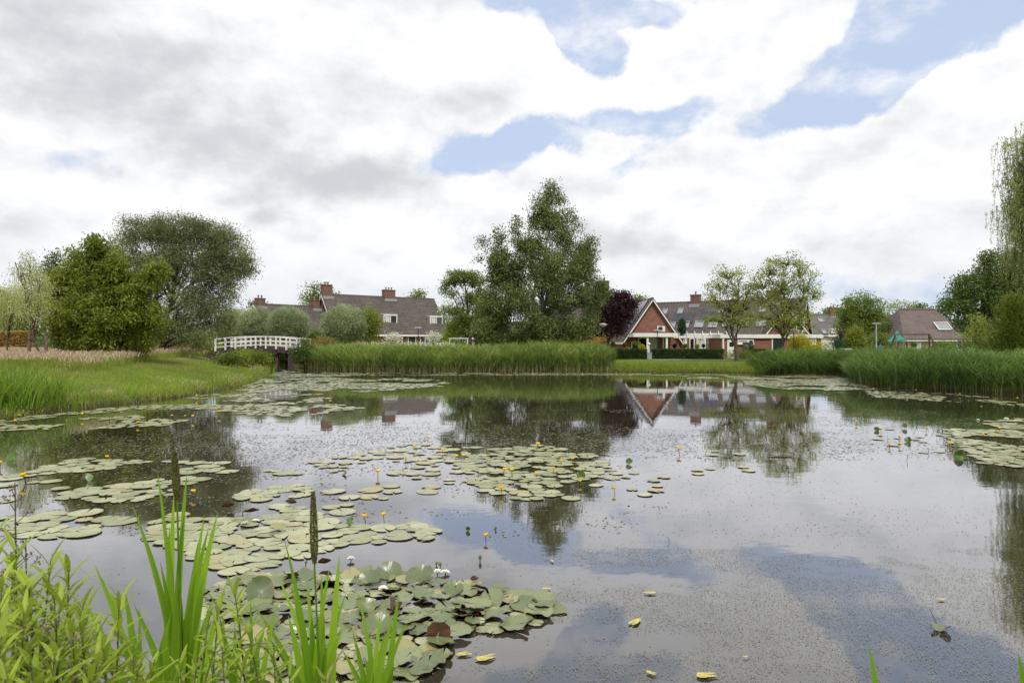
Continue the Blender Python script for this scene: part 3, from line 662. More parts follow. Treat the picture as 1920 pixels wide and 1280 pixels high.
# ------------------------------------------------------------------ houses
def ring(mb, o, u, v, n, w, h, t, dep, mi=0, nx=1, ny=1):
    """frame of bars round a w x h rectangle centred on o"""
    o, u, v, n = Vector(o), Vector(u), Vector(v), Vector(n)
    for s in (-1, 1):
        mb.ob(o+u*s*(w-t)/2, u, v, n, t/2, h/2, dep/2, mi)
        mb.ob(o+v*s*(h-t)/2, u, v, n, w/2-t, t/2, dep/2, mi)
    for i in range(1, nx): mb.ob(o+u*(-w/2+w*i/nx), u, v, n, t*.4, h/2-t, dep*.4, mi)
    for i in range(1, ny): mb.ob(o+v*(-h/2+h*i/ny), u, v, n, w/2-t, t*.4, dep*.35, mi)
def window(parent, o, u, n, w, h, nx=1, frame='white', pane='glass', name='window', ny=1, v=(0, 0, 1), t=.09, blind=False):
    o, u, n, v = Vector(o), Vector(u), Vector(n), Vector(v)
    mb = MB(); ring(mb, o+n*.03, u, v, n, w, h, t, .10, 0, nx, ny)
    if name == 'window': mb.ob(o-v*(h/2+.03)+n*.06, u, v, n, w/2+.05, .03, .09)
    f = mb.build(name, M[frame], parent)
    p = MB(); p.ob(o+n*.005, u, v, n, w/2-t*.6, h/2-t*.6, .012); p.build('pane', M[pane], f)
    if blind:
        c = MB(); c.ob(o+n*.02+v*h*.1-u*w*.22, u, v, n, w*.17, h*.32, .006); c.build('curtain', M['curtain'], f)
    return f
class House:
    def __init__(s, name, label, loc, rz, L, run, he, hr, wall='brick', roof='tile', group=None, ov=.35, verge='white', gable_ov=.25, hipe=0):
        s.r = empty(name, loc, rz, label, 'house', group); s.L, s.run, s.he, s.hr = L, run, he, hr
        s.W = Matrix.Translation(Vector(loc)) @ Matrix.Rotation(rz, 4, 'Z'); s.Wi = s.W.inverted()
        h = L/2; sl = Vector((0, run, hr-he)).normalized(); s.sl = sl; s.len = math.hypot(run, hr-he)
        mb = MB()
        mb.face([(-h, -run, 0), (h, -run, 0), (h, -run, he), (-h, -run, he)]); mb.face([(h, run, 0), (-h, run, 0), (-h, run, he), (h, run, he)])
        for sx in (-1, 1):
            x = sx*(h-hipe*0)
            if not hipe:
                p = [(x, -run, 0), (x, run, 0), (x, run, he), (x, 0, hr), (x, -run, he)]
            else: p = [(x, -run, 0), (x, run, 0), (x, run, he), (x, -run, he)]
            mb.face(p if sx > 0 else p[::-1])
        mb.build('wall', M[wall], s.r)
        rf = MB(); th = .09
        if hipe:
            e = run+ov; eh = he-ov*(hr-he)/run; hx = h+ov; rx = h-hipe
            a, b, c, d = (-hx, -e, eh), (hx, -e, eh), (hx, e, eh), (-hx, e, eh); p, q = (-rx, 0, hr), (rx, 0, hr)
            up = Vector((0, 0, th))
            A, B, Cc, Dd, Pp, Q = [Vector(k)+up for k in (a, b, c, d, p, q)]
            for f in ([A, B, Q, Pp], [B, Cc, Q], [Cc, Dd, Pp, Q], [Dd, A, Pp]): rf.face(f)
            rf.box(-hx, hx, -e, e, eh-.02, eh+th*.95)
        else:
            for sy in (-1, 1):
                d = Vector((0, -sy*run, hr-he)).normalized(); n = Vector((0, sy*(hr-he), run)).normalized()
                a = Vector((0, sy*run, he))-d*ov; b = Vector((0, 0, hr)); c = (a+b)/2+n*(th/2+.01)
                rf.ob(c, (1, 0, 0), d, n, h+gable_ov, (b-a).length/2, th/2)
        rx = (h-hipe) if hipe else h+gable_ov
        k = -rx
        while k < rx-.05:      # ridge caps
            rf.tube([(k, 0, hr+th*.9), (min(rx, k+.38), 0, hr+th*.9+.015)], [.10, .12], 8); k += .38
        s.roof = rf.build('roof', M[roof], s.r)
        if not hipe:
            vb = MB()
            for sx in (-1, 1):
                for sy in (-1, 1):
                    d = Vector((0, -sy*run, hr-he)).normalized(); n = Vector((0, sy*(hr-he), run)).normalized()
                    a = Vector((sx*(h+gable_ov+.02), sy*run, he))-d*ov; b = Vector((sx*(h+gable_ov+.02), 0, hr))
                    vb.ob((a+b)/2-n*.04, (1, 0, 0), d, n, .02, (b-a).length/2, .05)
            vb.build('bargeboard', M[verge], s.r)
        gt = MB(); e = run+ov*.72
        for sy in (-1, 1): gt.box(-h-gable_ov, h+gable_ov, sy*e-.05, sy*e+.07, he-ov-.12, he-ov+.10)
        gt.build('gutter', M[verge], s.r)
    def ray(s, px, py, P, N):
        o = s.Wi @ Vector((0, 0, CAMH)); d = (s.Wi.to_3x3() @ Vector(((px-960)/F, 1, -(py-640)/F)))
        P, N = Vector(P), Vector(N); return o+d*((P-o).dot(N)/d.dot(N))
    def slope(s, px, py, side=-1):
        n = Vector((0, side*(s.hr-s.he), s.run)).normalized(); return s.ray(px, py, Vector((0, 0, s.hr))+n*.12, n), n
    def skylight(s, px, py, w=.78, h=1.1, side=-1, name='skylight'):
        p, n = s.slope(px, py, side); v = Vector((0, -side*s.run, s.hr-s.he)).normalized()
        return window(s.roof, p+n*.02, (1, 0, 0), n, w, h, frame='lead' if name == 'skylight' else 'white', pane='skyglass', name=name, v=v, t=.07)
    def solar(s, px0, px1, py, rows, side=-1, mat='solar', n_=4, h=1.65):
        a, n = s.slope(px0, py, side); b, _ = s.slope(px1, py, side); v = Vector((0, -side*s.run, s.hr-s.he)).normalized()
        for k in range(n_):
            t = (k+.5)/n_; c = a*(1-t)+b*t; mb = MB()
            wk = abs(b.x-a.x)/n_/2-.015
            for r_ in range(rows): mb.ob(c+v*(h+.02)*(r_-(rows-1)/2)+n*.06, (1, 0, 0), v, n, wk, h/2, .02)
            mb.build('solar_panel', M[mat], s.roof)
    def dormer(s, px, py, w, h, nx=2):
        p, n = s.slope(px, py); o = p+Vector((0, -.10, 0)); yb = o.y+h*.9*s.run/(s.hr-s.he)+.35
        d = MB(); d.box(o.x-w/2-.04, o.x+w/2+.04, o.y+.02, yb+.5, o.z-h/2-.02, o.z+h/2+.02); dm = d.build('dormer', M['lead'], s.r)
        t = MB(); t.box(o.x-w/2-.06, o.x+w/2+.06, o.y-.08, yb+.5, o.z+h/2+.025, o.z+h/2+.09); t.box(o.x-w/2-.1, o.x+w/2+.1, o.y-.1, o.y+.1, o.z-h/2-.16, o.z-h/2-.03)
        t.build('dormer_trim', M['white'], dm)
        window(dm, o+Vector((0, -.02, 0)), (1, 0, 0), (0, -1, 0), w, h, nx, t=.12, blind=True, name='dormer_window')
    def chimney(s, x, y, w, dpt, z1, pots=2, mat='brick_old'):
        zb = s.hr-abs(y)/s.run*(s.hr-s.he)-.6
        m = MB(); m.box(x-w/2, x+w/2, y-dpt/2, y+dpt/2, zb, z1); m.box(x-w/2-.05, x+w/2+.05, y-dpt/2-.05, y+dpt/2+.05, z1, z1+.12); c = m.build('chimney', M[mat], s.roof)
        f = MB(); zz = s.hr-.35; f.box(x-w/2-.08, x+w/2+.08, y-dpt/2-.3, y+dpt/2+.3, s.hr-.5, s.hr-.16); f.build('flashing', M['lead'], c)
        for i in range(pots):
            q = MB(); px_ = x+(i-(pots-1)/2)*.42; q.lathe([(.09, 0), (.09, .28), (.13, .3), (.13, .36), (0.0, .38)], (px_, y, z1+.12), 10); q.build('chimney_pot', M['lead'], c)
    def wallwin(s, px, py, w, h, nx=1, side=-1, **k):
        p = s.ray(px, py, (0, side*s.run, 0), (0, 1, 0)); return window(s.r, p+Vector((0, side*.01, 0)), (1, 0, 0), (0, side, 0), w, h, nx, **k)
GR = .38
# long brown roofed house, left
A = House('brick_house', 'long brown-tiled house with two white dormers right of the round willows', (-17.4, 90.6, GR), R(38.2), 16, 3.7, 2.85, 7.45, ov=.45)
A.chimney(-7.5, .15, 1.2, .8, 8.65, 2); A.chimney(1.2, .1, 1.6, .8, 8.4, 3)
A.dormer(731, 601, 1.95, 1.5); A.dormer(817, 603, 2.0, 1.45)
for px_, w_, n_ in ((744, 1.6, 2), (772, 1.2, 1), (801, 2.2, 3), (824, 1.2, 1)): A.wallwin(px_, 637, w_, 1.5, n_)
B_ = House('brick_house', 'lower brown-tiled house joining the gable end of the long one behind the round willows', (-26.7, 82.0, GR), R(51), 9, 3.4, 2.4, 5.85, ov=.4)
B_.chimney(-3.9, 0, .9, .8, 6.5, 2); B_.chimney(3.5, 0, .95, .8, 6.65, 1); B_.wallwin(560, 634, 1.6, 1.2, 2)
# gabled house, centre right
Cc_ = House('gabled_house', 'steep-gabled red brick house with purple-sheened panels on its side roof', (13.75, 71.9, GR), R(90), 10, 2.75, 1.75, 5.75, ov=.3, gable_ov=.3)
Cc_.chimney(3.6, -.6, 1.1, .9, 6.15, 1)
hc = MB()
v_ = Vector((0, -2.75, 4.0)).normalized(); n_ = Vector((0, 4.0, 2.75)).normalized()
for i in range(5):
    for j in range(2):
        c_ = Vector((-3.5+i*1.72+.3, 0, 5.75))-v_*(.95+j*1.72)+n_*.17
        m = MB(); m.ob(c_, (1, 0, 0), v_, n_, .84, .84, .02); m.build('solar_panel', M['solar_purple'], Cc_.roof)
def gwin(H, px, py, w, h, nx=1, **k):       # window in the gable wall that faces the pond (local -x)
    p = H.ray(px, py, (-H.L/2, 0, 0), (1, 0, 0)); return window(H.r, p+Vector((-.01, 0, 0)), (0, -1, 0), (-1, 0, 0), w, h, nx, **k)
gwin(Cc_, 1192, 650, .9, 1.0, 1); gwin(Cc_, 1206, 651, 1.0, 1.9, 1, name='door', pane='dark'); gwin(Cc_, 1222, 651, .9, 1.9, 2, name='door', pane='curtain')
ac = Cc_.ray(1238, 616.5, (-5.0, 0, 0), (1, 0, 0)); m = MB(); m.box(ac.x-.42, ac.x-.04, ac.y-.38, ac.y+.38, ac.z-.28, ac.z+.28); a_ = m.build('air_conditioner', M['white_old'], Cc_.r)
m = MB(); m.tube([(ac.x-.425, ac.y+.08, ac.z), (ac.x-.45, ac.y+.08, ac.z)], .22, 18); m.build('fan_grille', M['black'], a_)
m = MB()
for sgn in (-1, 1): m.bar((ac.x-.42, ac.y+sgn*.3, ac.z-.3), (ac.x, ac.y+sgn*.3, ac.z-.3), .04, .04); m.bar((ac.x-.4, ac.y+sgn*.3, ac.z-.32), (ac.x, ac.y+sgn*.3, ac.z-.6), .03, .03)
m.build('bracket', M['black'], a_)
# entrance canopy and pergola beams in front of the gable
can = empty('entrance_canopy', (14, 65, GR), 0, 'flat white canopy on posts across the front of the steep-gabled brick house', 'canopy')
m = MB(); m.box(-2.6, 1.6, -.9, 1.75, 2.05, 2.40); m.build('fascia', M['white'], can)
m = MB(); m.box(-2.5, 1.5, -.8, 1.7, 2.405, 2.43); m.build('roof_felt', M['lead'], can)
for px_ in (1214, 1250):
    m = MB(); x_ = (px_-960)/F*64.3-14; m.box(x_-.09, x_+.09, -.8, -.62, 0, 2.05); m.build('post', M['white'], can)
# long row house and its single-storey front
D_ = House('row_house', 'long row house roof with skylights and dark solar panels behind the two thin-leaved trees', (23.3, 75.1, GR), R(-31), 16.5, 3.6, 2.55, 5.95, ov=.35)
D_.chimney(-3.1, 0, 1.0, .8, 6.75, 1); D_.chimney(5.2, 0, 1.3, .8, 6.9, 2)
for px_, py_ in ((1247, 584), (1276, 583), (1352, 582), (1430, 580)): D_.skylight(px_, py_, .55, .9)
for px_, py_ in ((1258, 610), (1284, 609), (1311, 608), (1337, 608), (1364, 607), (1396, 606), (1427, 606)): D_.skylight(px_, py_, .95, 1.05)
D_.solar(1262, 1300, 596, 1, n_=4); D_.solar(1312, 1345, 594, 1, n_=3); D_.solar(1240, 1250, 597, 1, n_=1); D_.solar(1440, 1462, 612, 1, n_=2, h=1.0)
ext = empty('garden_annex', (17, 67.4, GR), R(-14), 'single-storey brick annex with a white roller door behind the clipped hedge', 'annex')
m = MB(); m.box(-3.2, 3.6, 0, 5, 0, 2.15); m.build('wall', M['brick'], ext)
m = MB(); m.box(-3.3, 3.7, -.15, 5, 2.16, 2.42); m.build('fascia', M['white'], ext)
for x_, z_, w_, h_, nx_, nm, pn in ((-1.6, 1.75, 1.1, .55, 2, 'window', 'glass'), (-.3, 1.75, 1.1, .55, 2, 'window', 'curtain'), (.75, 1.0, .5, 1.9, 1, 'door', 'dark'), (1.55, 1.35, .75, 1.2, 1, 'window', 'curtain')):
    window(ext, (x_, -.01, z_), (1, 0, 0), (0, -1, 0), w_, h_, nx_, name=nm, pane=pn)
m = MB()
for k in range(18): m.box(2.15, 3.35, -.05-.012*(k % 2), -.005, .05+k*.105, .05+k*.105+.10)
m.build('roller_door', M['white_old'], ext)
per = empty('garden_pergola', (16.6, 65.6, GR), R(-14), 'white pergola of posts and sloping rafters before the brick annex', 'pergola')
m = MB(); m.box(-2.2, 4.1, -.07, .07, 1.95, 2.15); m.build('beam', M['white'], per)
for x_ in (-2.0, 0.1, 1.9, 3.9):
    m = MB(); m.box(x_-.06, x_+.06, -.055, .055, 0, 1.945); m.build('post', M['white'], per)
for k in range(9):
    m = MB(); x_ = -2.0+k*.74; m.bar((x_, -.3, 2.18), (x_, 1.9, 2.6), .045, .08); m.build('rafter', M['white'], per)
# flat garages
ga = empty('flat_garage', (23.6, 62.2, GR), R(-2), 'flat-roofed brick garage row with broad white fascia and a dark green door', 'garage')
m = MB(); m.box(-4.5, 4.5, 0, 5.5, 0, 1.92); m.build('wall', M['brick'], ga)
m = MB(); m.box(-4.62, 4.62, -.18, 5.6, 1.925, 2.25); m.build('fascia', M['white'], ga)
m = MB(); m.box(-4.55, 4.55, -.12, 5.5, 2.255, 2.29); m.build('roof_felt', M['lead'], ga)
def gx_(px): return (px-960)/F*62.2-23.6
m = MB(); m.box(gx_(1449), gx_(1464), -.05, -.005, .05, 1.85)
for k in range(6): m.box(gx_(1449)+.02+k*.12, gx_(1449)+.1+k*.12, -.07, -.051, .1, 1.8)
m.build('door', M['greendoor'], ga)
m = MB(); m.box(gx_(1446.5), gx_(1448.6), -.08, -.004, 0, 1.92); m.build('door_jamb', M['white'], ga)
m = MB(); m.box(gx_(1364), gx_(1379), -.06, -.006, .05, 1.8); d_ = m.build('door', M['white'], ga); m = MB(); m.box(gx_(1368), gx_(1376), -.075, -.061, 1.15, 1.55); m.build('pane', M['dark'], d_)
m = MB(); m.box(gx_(1355), gx_(1358), -.14, 0, 0, 1.92); m.build('post', M['white'], ga)
m = MB(); m.box(gx_(1386), gx_(1405), -1.2, -1.12, 0, 1.55); m.build('gate', M['greypaint'], ga)
window(ga, (gx_(1393), -.01, 1.6), (1, 0, 0), (0, -1, 0), .95, .4, 1, pane='curtain'); window(ga, (gx_(1408), -.01, 1.6), (1, 0, 0), (0, -1, 0), .5, .4, 1)
window(ga, (gx_(1519), -.01, 1.6), (1, 0, 0), (0, -1, 0), .95, .45, 2, pane='curtain')
E_ = House('gabled_house', 'brick gable with white verges rising behind the garage row', (27.6, 71.2, GR), R(86), 6.5, 2.3, 2.1, 5.0, ov=.2, gable_ov=.2)
gwin(E_, 1500, 612, .8, .9, 1)
F_ = House('row_house', 'distant brown roof with a wide white dormer above the yellow shrubs', (47.5, 103, GR), R(2), 14, 3.8, 2.9, 5.6, ov=.4, roof='tile_grey', wall='white_old')
F_.chimney(1.0, 0, 1.3, .9, 6.6, 1); F_.dormer(1571, 623, 2.9, .95, 3)
for px_, py_ in ((1513, 600), (1539, 600), (1515, 621), (1546, 622)): F_.skylight(px_, py_, .75, 1.1)
G_ = House('pale_house', 'pale brick bungalow with plum-brown hipped roof and one skylight', (43.6, 73.6, GR), R(2), 6.6, 3.3, 2.12, 5.0, wall='brick_pale', roof='tile_red', ov=.35, hipe=1.35)
G_.skylight(1768, 612, 1.5, 1.2, name='roof_window')
G_.wallwin(1718, 645, .8, 1.0, 1, pane='curtain'); G_.wallwin(1762, 645, 2.0, 1.0, 3); G_.wallwin(1798, 645, .6, 1.2, 1)
H_ = House('gabled_house', 'small distant brick gable with white verges beside the pale brick house', (50.2, 93, GR), R(95), 7, 2.5, 2.3, 5.0, ov=.2)
I_ = House('bungalow', 'low bungalow roof glimpsed between the tiered tree and the birch', (-1.2, 88, GR), R(6), 9, 3.4, 2.3, 4.0, ov=.3, wall='brick_pale')
I_.wallwin(925, 637, 1.6, .9, 2)
J_ = House('brick_house', 'tall brick house hidden behind the birch with a chimney above the purple tree', (8.6, 79, GR), R(4), 8, 3.8, 2.9, 6.6, ov=.4)
J_.chimney(2.1, 0, .9, .8, 8.5, 1); J_.wallwin(1120, 630, 1.4, 1.1, 2)

# ------------------------------------------------------------------ arched foot bridge
BC = Vector((-19.75, 54.2, 0)); BL = 3.5
br = empty('foot_bridge', BC, R(-9), 'white-railed arched wooden footbridge at the mouth of the channel', 'bridge')
def bz_(x): return 1.60-.24*(x/BL)**2
def arc(y0, y1, zlo, zhi, nseg=14, L=BL):
    m = MB()
    for k in range(nseg):
        a = -L+2*L*k/nseg; b = -L+2*L*(k+1)/nseg
        v = [(a, y0, bz_(a)+zlo), (b, y0, bz_(b)+zlo), (b, y1, bz_(b)+zlo), (a, y1, bz_(a)+zlo), (a, y0, bz_(a)+zhi), (b, y0, bz_(b)+zhi), (b, y1, bz_(b)+zhi), (a, y1, bz_(a)+zhi)]
        m.raw(v, [(0, 3, 2, 1), (4, 5, 6, 7), (0, 1, 5, 4), (3, 7, 6, 2)]+([(0, 4, 7, 3)] if k == 0 else [])+([(1, 2, 6, 5)] if k == nseg-1 else []))
    return m
arc(-.95, .95, -.10, 0).build('deck', M['timber'], br)
for y_ in (-1.0, 1.0): arc(y_-.05, y_+.05, -.40, .03).build('fascia_beam', M['beam'], br)
for y_ in (-1.1, 1.1):
    arc(y_-.07, y_+.07, .76, .83).build('handrail', M['white'], br)
    arc(y_-.03, y_+.03, .42, .50).build('rail', M['white'], br); arc(y_-.03, y_+.03, .12, .18).build('rail', M['white'], br)
    for k in range(9):
        x_ = -BL+.1+k*(2*BL-.2)/8; m = MB(); m.box(x_-.055, x_+.055, y_-.055+(-.035 if y_ < 0 else .035), y_+.055+(-.035 if y_ < 0 else .035), bz_(x_)-.14, bz_(x_)+.76); m.build('post', M['white'], br)
for x_ in (-2.2, 1.6):
    m = MB()
    for y_ in (-.8, .8): m.box(x_-.11, x_+.11, y_-.11, y_+.11, -.9, 1.16)
    m.box(x_-.13, x_+.13, -1.05, 1.05, 1.0, 1.18); m.box(x_-.05, x_+.05, -.95, .95, .3, .45); m.build('pier', M['beam'], br)
for xa, xb in ((2.6, 4.2), (-4.2, -2.8)):
    m = MB(); m.box(xa, xb, -1.0, 1.0, -.8, .95); m.build('abutment', M['beam'], br)

# ------------------------------------------------------------------ street furniture and garden things
def lamp(px, D, py_top, label, head='disk', mat='black', r=.045):
    x = (px-960)/F*D; z0 = gz(x, D)-.05; h = CAMH-(py_top-640)*D/F-z0
    o = empty('street_lamp', (x, D, z0), 0, label, 'street lamp')
    m = MB(); m.tube([(0, 0, 0), (0, 0, 1.0), (0, 0, h-.12)], [r*1.5, r, r*.8], 10); m.build('pole', M[mat], o)
    if head == 'disk':
        m = MB(); m.lathe([(0, h+.02), (.16, h), (.34, h-.07), (.36, h-.12), (.33, h-.14), (0, h-.14)], n=20); m.build('lamp_shade', M['galv'], o)
        m = MB(); m.lathe([(.28, h-.145), (.24, h-.24), (.1, h-.29), (0, h-.30)], n=16); m.build('bowl', M['white_old'], o)
    elif head == 'arm':
        m = MB(); m.ob((.0, 0, h-.05), (1, 0, 0), (0, 1, 0), (0, 0, 1), .34, .10, .05); m.ob((.1, 0, h-.115), (1, 0, 0), (0, 1, 0), (0, 0, 1), .2, .07, .015); m.build('lamp_head', M['galv'], o)
    return o
l1 = lamp(1131, 58, 606, 'street lamp with a pale disk head in front of the purple tree', r=.06)
m = MB(); m.tube([(0, -.10, 1.55), (0, -.13, 1.55)], .24, 20); m.build('round_sign', M['greypaint'], l1)
lamp(1233, 62.5, 618, 'thin black lamp pole standing before the steep-gabled house', head='arm', r=.04)
lamp(1488, 56, 617, 'black lamp pole with a small disk head beside the bright yellow shrub', r=.04)
lamp(1643, 58, 605, 'pale grey lamp pole with a flat head right of the golden cone tree', head='arm', mat='galv', r=.06)
lamp(784, 66, 613, 'small dark lamp in front of the long brown roof', head='arm', r=.045)
bo = empty('stone_bollard', ((1217-960)/F*60, 60, gz(12, 60)), 0, 'grey stone bollard with a slim white post at the hedge opening', 'bollard')
m = MB(); m.box(-.2, .2, -.2, .2, 0, .55); m.box(-.23, .23, -.23, .23, .55, .61); m.build('block', M['lead'], bo)
m = MB(); m.tube([(0, 0, .61), (0, 0, 1.25)], .04, 8); m.lathe([(.0, 1.25), (.1, 1.27), (.13, 1.36), (.1, 1.45), (0, 1.48)], n=12); m.build('post', M['white'], bo)
ub = empty('utility_cabinet', ((1587-960)/F*50, 50, gz(24.5, 50)), 0, 'light grey utility cabinet poking out of the reeds below the golden cone tree', 'cabinet')
m = MB(); m.box(-.3, .3, -.17, .17, 0, 1.0); m.build('body', M['galv'], ub); m = MB(); m.box(-.34, .34, -.21, .21, 1.0, 1.08); m.build('lid', M['white_old'], ub); m = MB(); m.box(-.26, .26, -.19, -.172, .1, .92); m.build('door', M['galv'], ub)
# hedges
def hedge(px0, px1, D0, D1, py_top, th, label, mat='hedge', seed=1, leaf=.11, n=15000, tone=.4):
    rg = np.random.default_rng(seed); a = np.array([(px0-960)/F*D0, D0]); b = np.array([(px1-960)/F*D1, D1]); c = (a+b)/2; L = np.linalg.norm(b-a); z0 = gz(*c); h = CAMH-(py_top-640)*(D0+D1)/2/F-z0
    u = np.array([*(b-a)/L, 0]); v = np.array([-u[1], u[0], 0])
    o = empty('clipped_hedge', (c[0], c[1], z0), 0, label, 'hedge')
    s = rg.uniform(-L/2, L/2, n); f = rg.uniform(0, 1, n); q = np.where(f < .35, rg.uniform(-th/2, th/2, n), np.where(f < .8, -th/2, th/2)); z = np.where(f < .35, h, rg.uniform(0, h, n)**1.0)
    P = s[:, None]*u+q[:, None]*v+z[:, None]*np.array([0, 0, 1.0])+rg.normal(0, .035, (n, 3))
    V, Fc, T = leaves(P, np.zeros_like(P)+[0, -.3, .3], 1, (.01,)*3, leaf, leaf*.6, 0, vnoise(P, 2.5, seed)*.8, rg)
    npmesh('foliage', V, Fc, M[mat], o, T)
    m = MB(); m.ob((0, 0, h/2-.03), u, v, (0, 0, 1), L/2-.06, th/2-.07, h/2-.04); m.build('branches', M['bark'], o); return o
hedge(1140, 1212, 61.5, 60.5, 656, .8, 'dark clipped hedge left of the stone bollard', seed=101)
hedge(1222, 1356, 60.5, 59.5, 655.5, .8, 'long dark clipped hedge in front of the brick annex', seed=102, n=24000)
hedge(1404, 1434, 59, 59, 656, .8, 'short dark clipped hedge at the dark grey gate', seed=103, n=8000)
hedge(-260, 62, 50, 56, 621, 1.2, 'copper-brown clipped hedge behind the weeping saplings', 'copper', 104, .13, 22000)
hedge(893, 950, 63, 62, 629, .9, 'dark clipped hedge between the tiered tree and the birch', seed=105, n=12000)
hedge(300, 430, 66, 64, 640, 1.0, 'low hedge behind the broad willow, left of the bridge', 'green', 106, .13, 14000)
# topiary standards behind the clipped hedge
def topiary(px, py, r_px, D, mat, label, seed, stem=True):
    rg = np.random.default_rng(seed); x = (px-960)/F*D; z0 = gz(x, D); zc = CAMH-(py-640)*D/F-z0; r = r_px*D/F
    o = empty('topiary_ball', (x, D, z0), 0, label, 'topiary'); n = 2600
    d = unit(rg.normal(0, 1, (n, 3))); P = np.array([0, 0, zc])+d*r*(.8+.25*vnoise(d, 3, seed))[:, None]
    V, Fc, T = leaves(P, d, 1, (.01,)*3, .08, .05, 0, vnoise(P, 4, seed), rg); npmesh('crown', V, Fc, M[mat], o, T)
    m = MB(); m.tube([(0, 0, 0), (0, 0, zc)], [.035, .025], 6); m.build('trunk', M['bark'], o)
topiary(1203, 652, 7, 62, 'gold', 'yellow ball shrub in front of the entrance canopy', 1)
topiary(1177, 656, 5, 62, 'gold', 'small yellow ball shrub above the left hedge, nearer the canopy', 2)
topiary(1156, 657, 4, 62, 'lime', 'small lime ball shrub above the left hedge, nearer the purple tree', 3)
topiary(1149, 645, 4.5, 63, 'green', 'green ball tree on a stem, first from the purple tree', 4)
topiary(1171, 646, 4, 63, 'green', 'green ball tree on a stem at the corner of the steep-gabled house', 5)
topiary(1190, 644, 4.8, 63, 'green', 'green ball tree on a stem beside the dark entrance door', 6)
topiary(1265, 648, 3.8, 62, 'purple', 'bronze ball tree on a stem between the first pergola posts', 7)
topiary(1285, 648, 3.8, 62, 'green', 'green ball tree on a stem before the annex door', 8)
topiary(1307, 649, 4, 62, 'gold', 'yellow ball tree on a stem before the annex window', 9)
topiary(1319, 648, 3, 62, 'purple', 'small bronze ball tree on a stem left of the roller door', 10)
topiary(1398, 650, 4, 60, 'silver', 'greyish ball tree on a stem before the dark grey gate', 11)
topiary(1410, 650, 3.5, 60, 'airy_red', 'orange-green ball tree on a stem at the brick garage corner', 12)
topiary(1455, 668, 5, 58, 'green', 'low green ball shrub at the dark green garage door', 13)
topiary(1714, 646, 5, 62, 'green', 'green ball tree on a stem left of the wide window of the pale brick house', 14)
# path
pp = [(12.0, 58.5), (18.5, 57.3), (24.0, 55.5), (31, 51.5), (40, 46)]
m = MB()
for a, b in zip(pp[:-1], pp[1:]):
    a, b = Vector((*a, 0)), Vector((*b, 0)); n = 6; dd = (b-a).normalized(); sd_ = Vector((-dd.y, dd.x, 0))*.8
    for k in range(n):
        p, q = a+(b-a)*k/n, a+(b-a)*(k+1)/n
        m.face([Vector((c.x, c.y, .465)) for c in (p-sd_, q-sd_, q+sd_, p+sd_)])
tag(m.build('path', M['path']), kind='structure')
# tree stakes holding the sapling
for px_, pt, lb, ln in ((56, 621, 'leaning wooden tree stake left of the weeping sapling', -.10), (86, 628, 'upright wooden tree stake right of the weeping sapling', .02)):
    x = (px_-960)/F*30; z0 = gz(x, 30)-.3; zt = CAMH-(pt-640)*30/F
    o = empty('tree_stake', (x, 30, z0), 0, lb, 'stake'); m = MB(); m.tube([(ln, 0, 0), (ln*.3, 0, (zt-z0)*.6), (0, 0, zt-z0)], [.075, .07, .065], 9); m.build('post', M['timber'], o)
    x2 = (70-960)/F*30-x; m = MB(); m.tube([(0, -.08, zt-z0-.32), (x2*.5, -.1, zt-z0-.40), (x2, -.06, zt-z0-.38), (x2, .06, zt-z0-.38), (x2*.5, .1, zt-z0-.40), (0, .08, zt-z0-.32)], .016, 5); m.build('strap', M['black'], o)
# white picket fence before the long house
pf = empty('picket_fence', (-10.5, 70, gz(-10.5, 70)), R(6), 'white picket fence below the long brown roof', 'fence')
for y_ in (.55, 1.15):
    m = MB(); m.box(-5.2, 4.6, .02, .06, y_, y_+.09); m.build('rail', M['white'], pf)
for k in range(64):
    m = MB(); x_ = -5.2+k*.155; hh = 1.5+.05*math.sin(k*.8); m.box(x_-.04, x_+.04, -.015, .015, .1, hh); m.face([(x_-.04, -.015, hh), (x_+.04, -.015, hh), (x_, 0, hh+.06)]); m.build('picket', M['white'], pf)
# garden table with white canopy top
gt = empty('garden_table', ((860-960)/F*58, 58, gz(-4.5, 58)), R(4), 'white slab-topped garden table under the tiered tree', 'table')
m = MB(); m.box(-.85, .85, -.4, .4, 1.82, 1.88); m.build('table_top', M['white'], gt)
for sx in (-.75, .75):
    for sy in (-.33, .33): m = MB(); m.box(sx-.035, sx+.035, sy-.035, sy+.035, 0, 1.82); m.build('leg', M['white'], gt)
# parked car seen over the reeds
car = empty('parked_car', ((925-960)/F*57, 57, gz(-1.6, 57)), R(3), 'faded red car whose roof shows just above the reeds', 'car')
prof = [(-2.0, .35), (-2.02, .7), (-1.85, .82), (-1.2, .92), (-.65, 1.36), (.55, 1.42), (1.25, 1.05), (1.9, .95), (2.05, .7), (2.02, .35)]
m = MB(); n = len(prof)
ws = [.80, .84, .82, .80, .62, .62, .74, .80, .84, .80]
vs = [(x, -w_, z) for (x, z), w_ in zip(prof, ws)]+[(x, w_, z) for (x, z), w_ in zip(prof, ws)]
m.raw(vs, [(i, i+1, n+i+1, n+i) for i in range(n-1)]+[tuple(range(n))[::-1], tuple(range(n, 2*n)), (0, n, 2*n-1, n-1)]); m.build('body', M['carpaint'], car)
for sx in (-1.3, 1.3):
    for sy in (-.8, .8): m = MB(); m.tube([(sx, sy-.1, .32), (sx, sy+.1, .32)], .32, 18); wh = m.build('wheel', M['black'], car); m = MB(); m.tube([(sx, sy-.11, .32), (sx, sy+.11, .32)], .19, 12); m.build('rim', M['galv'], wh)
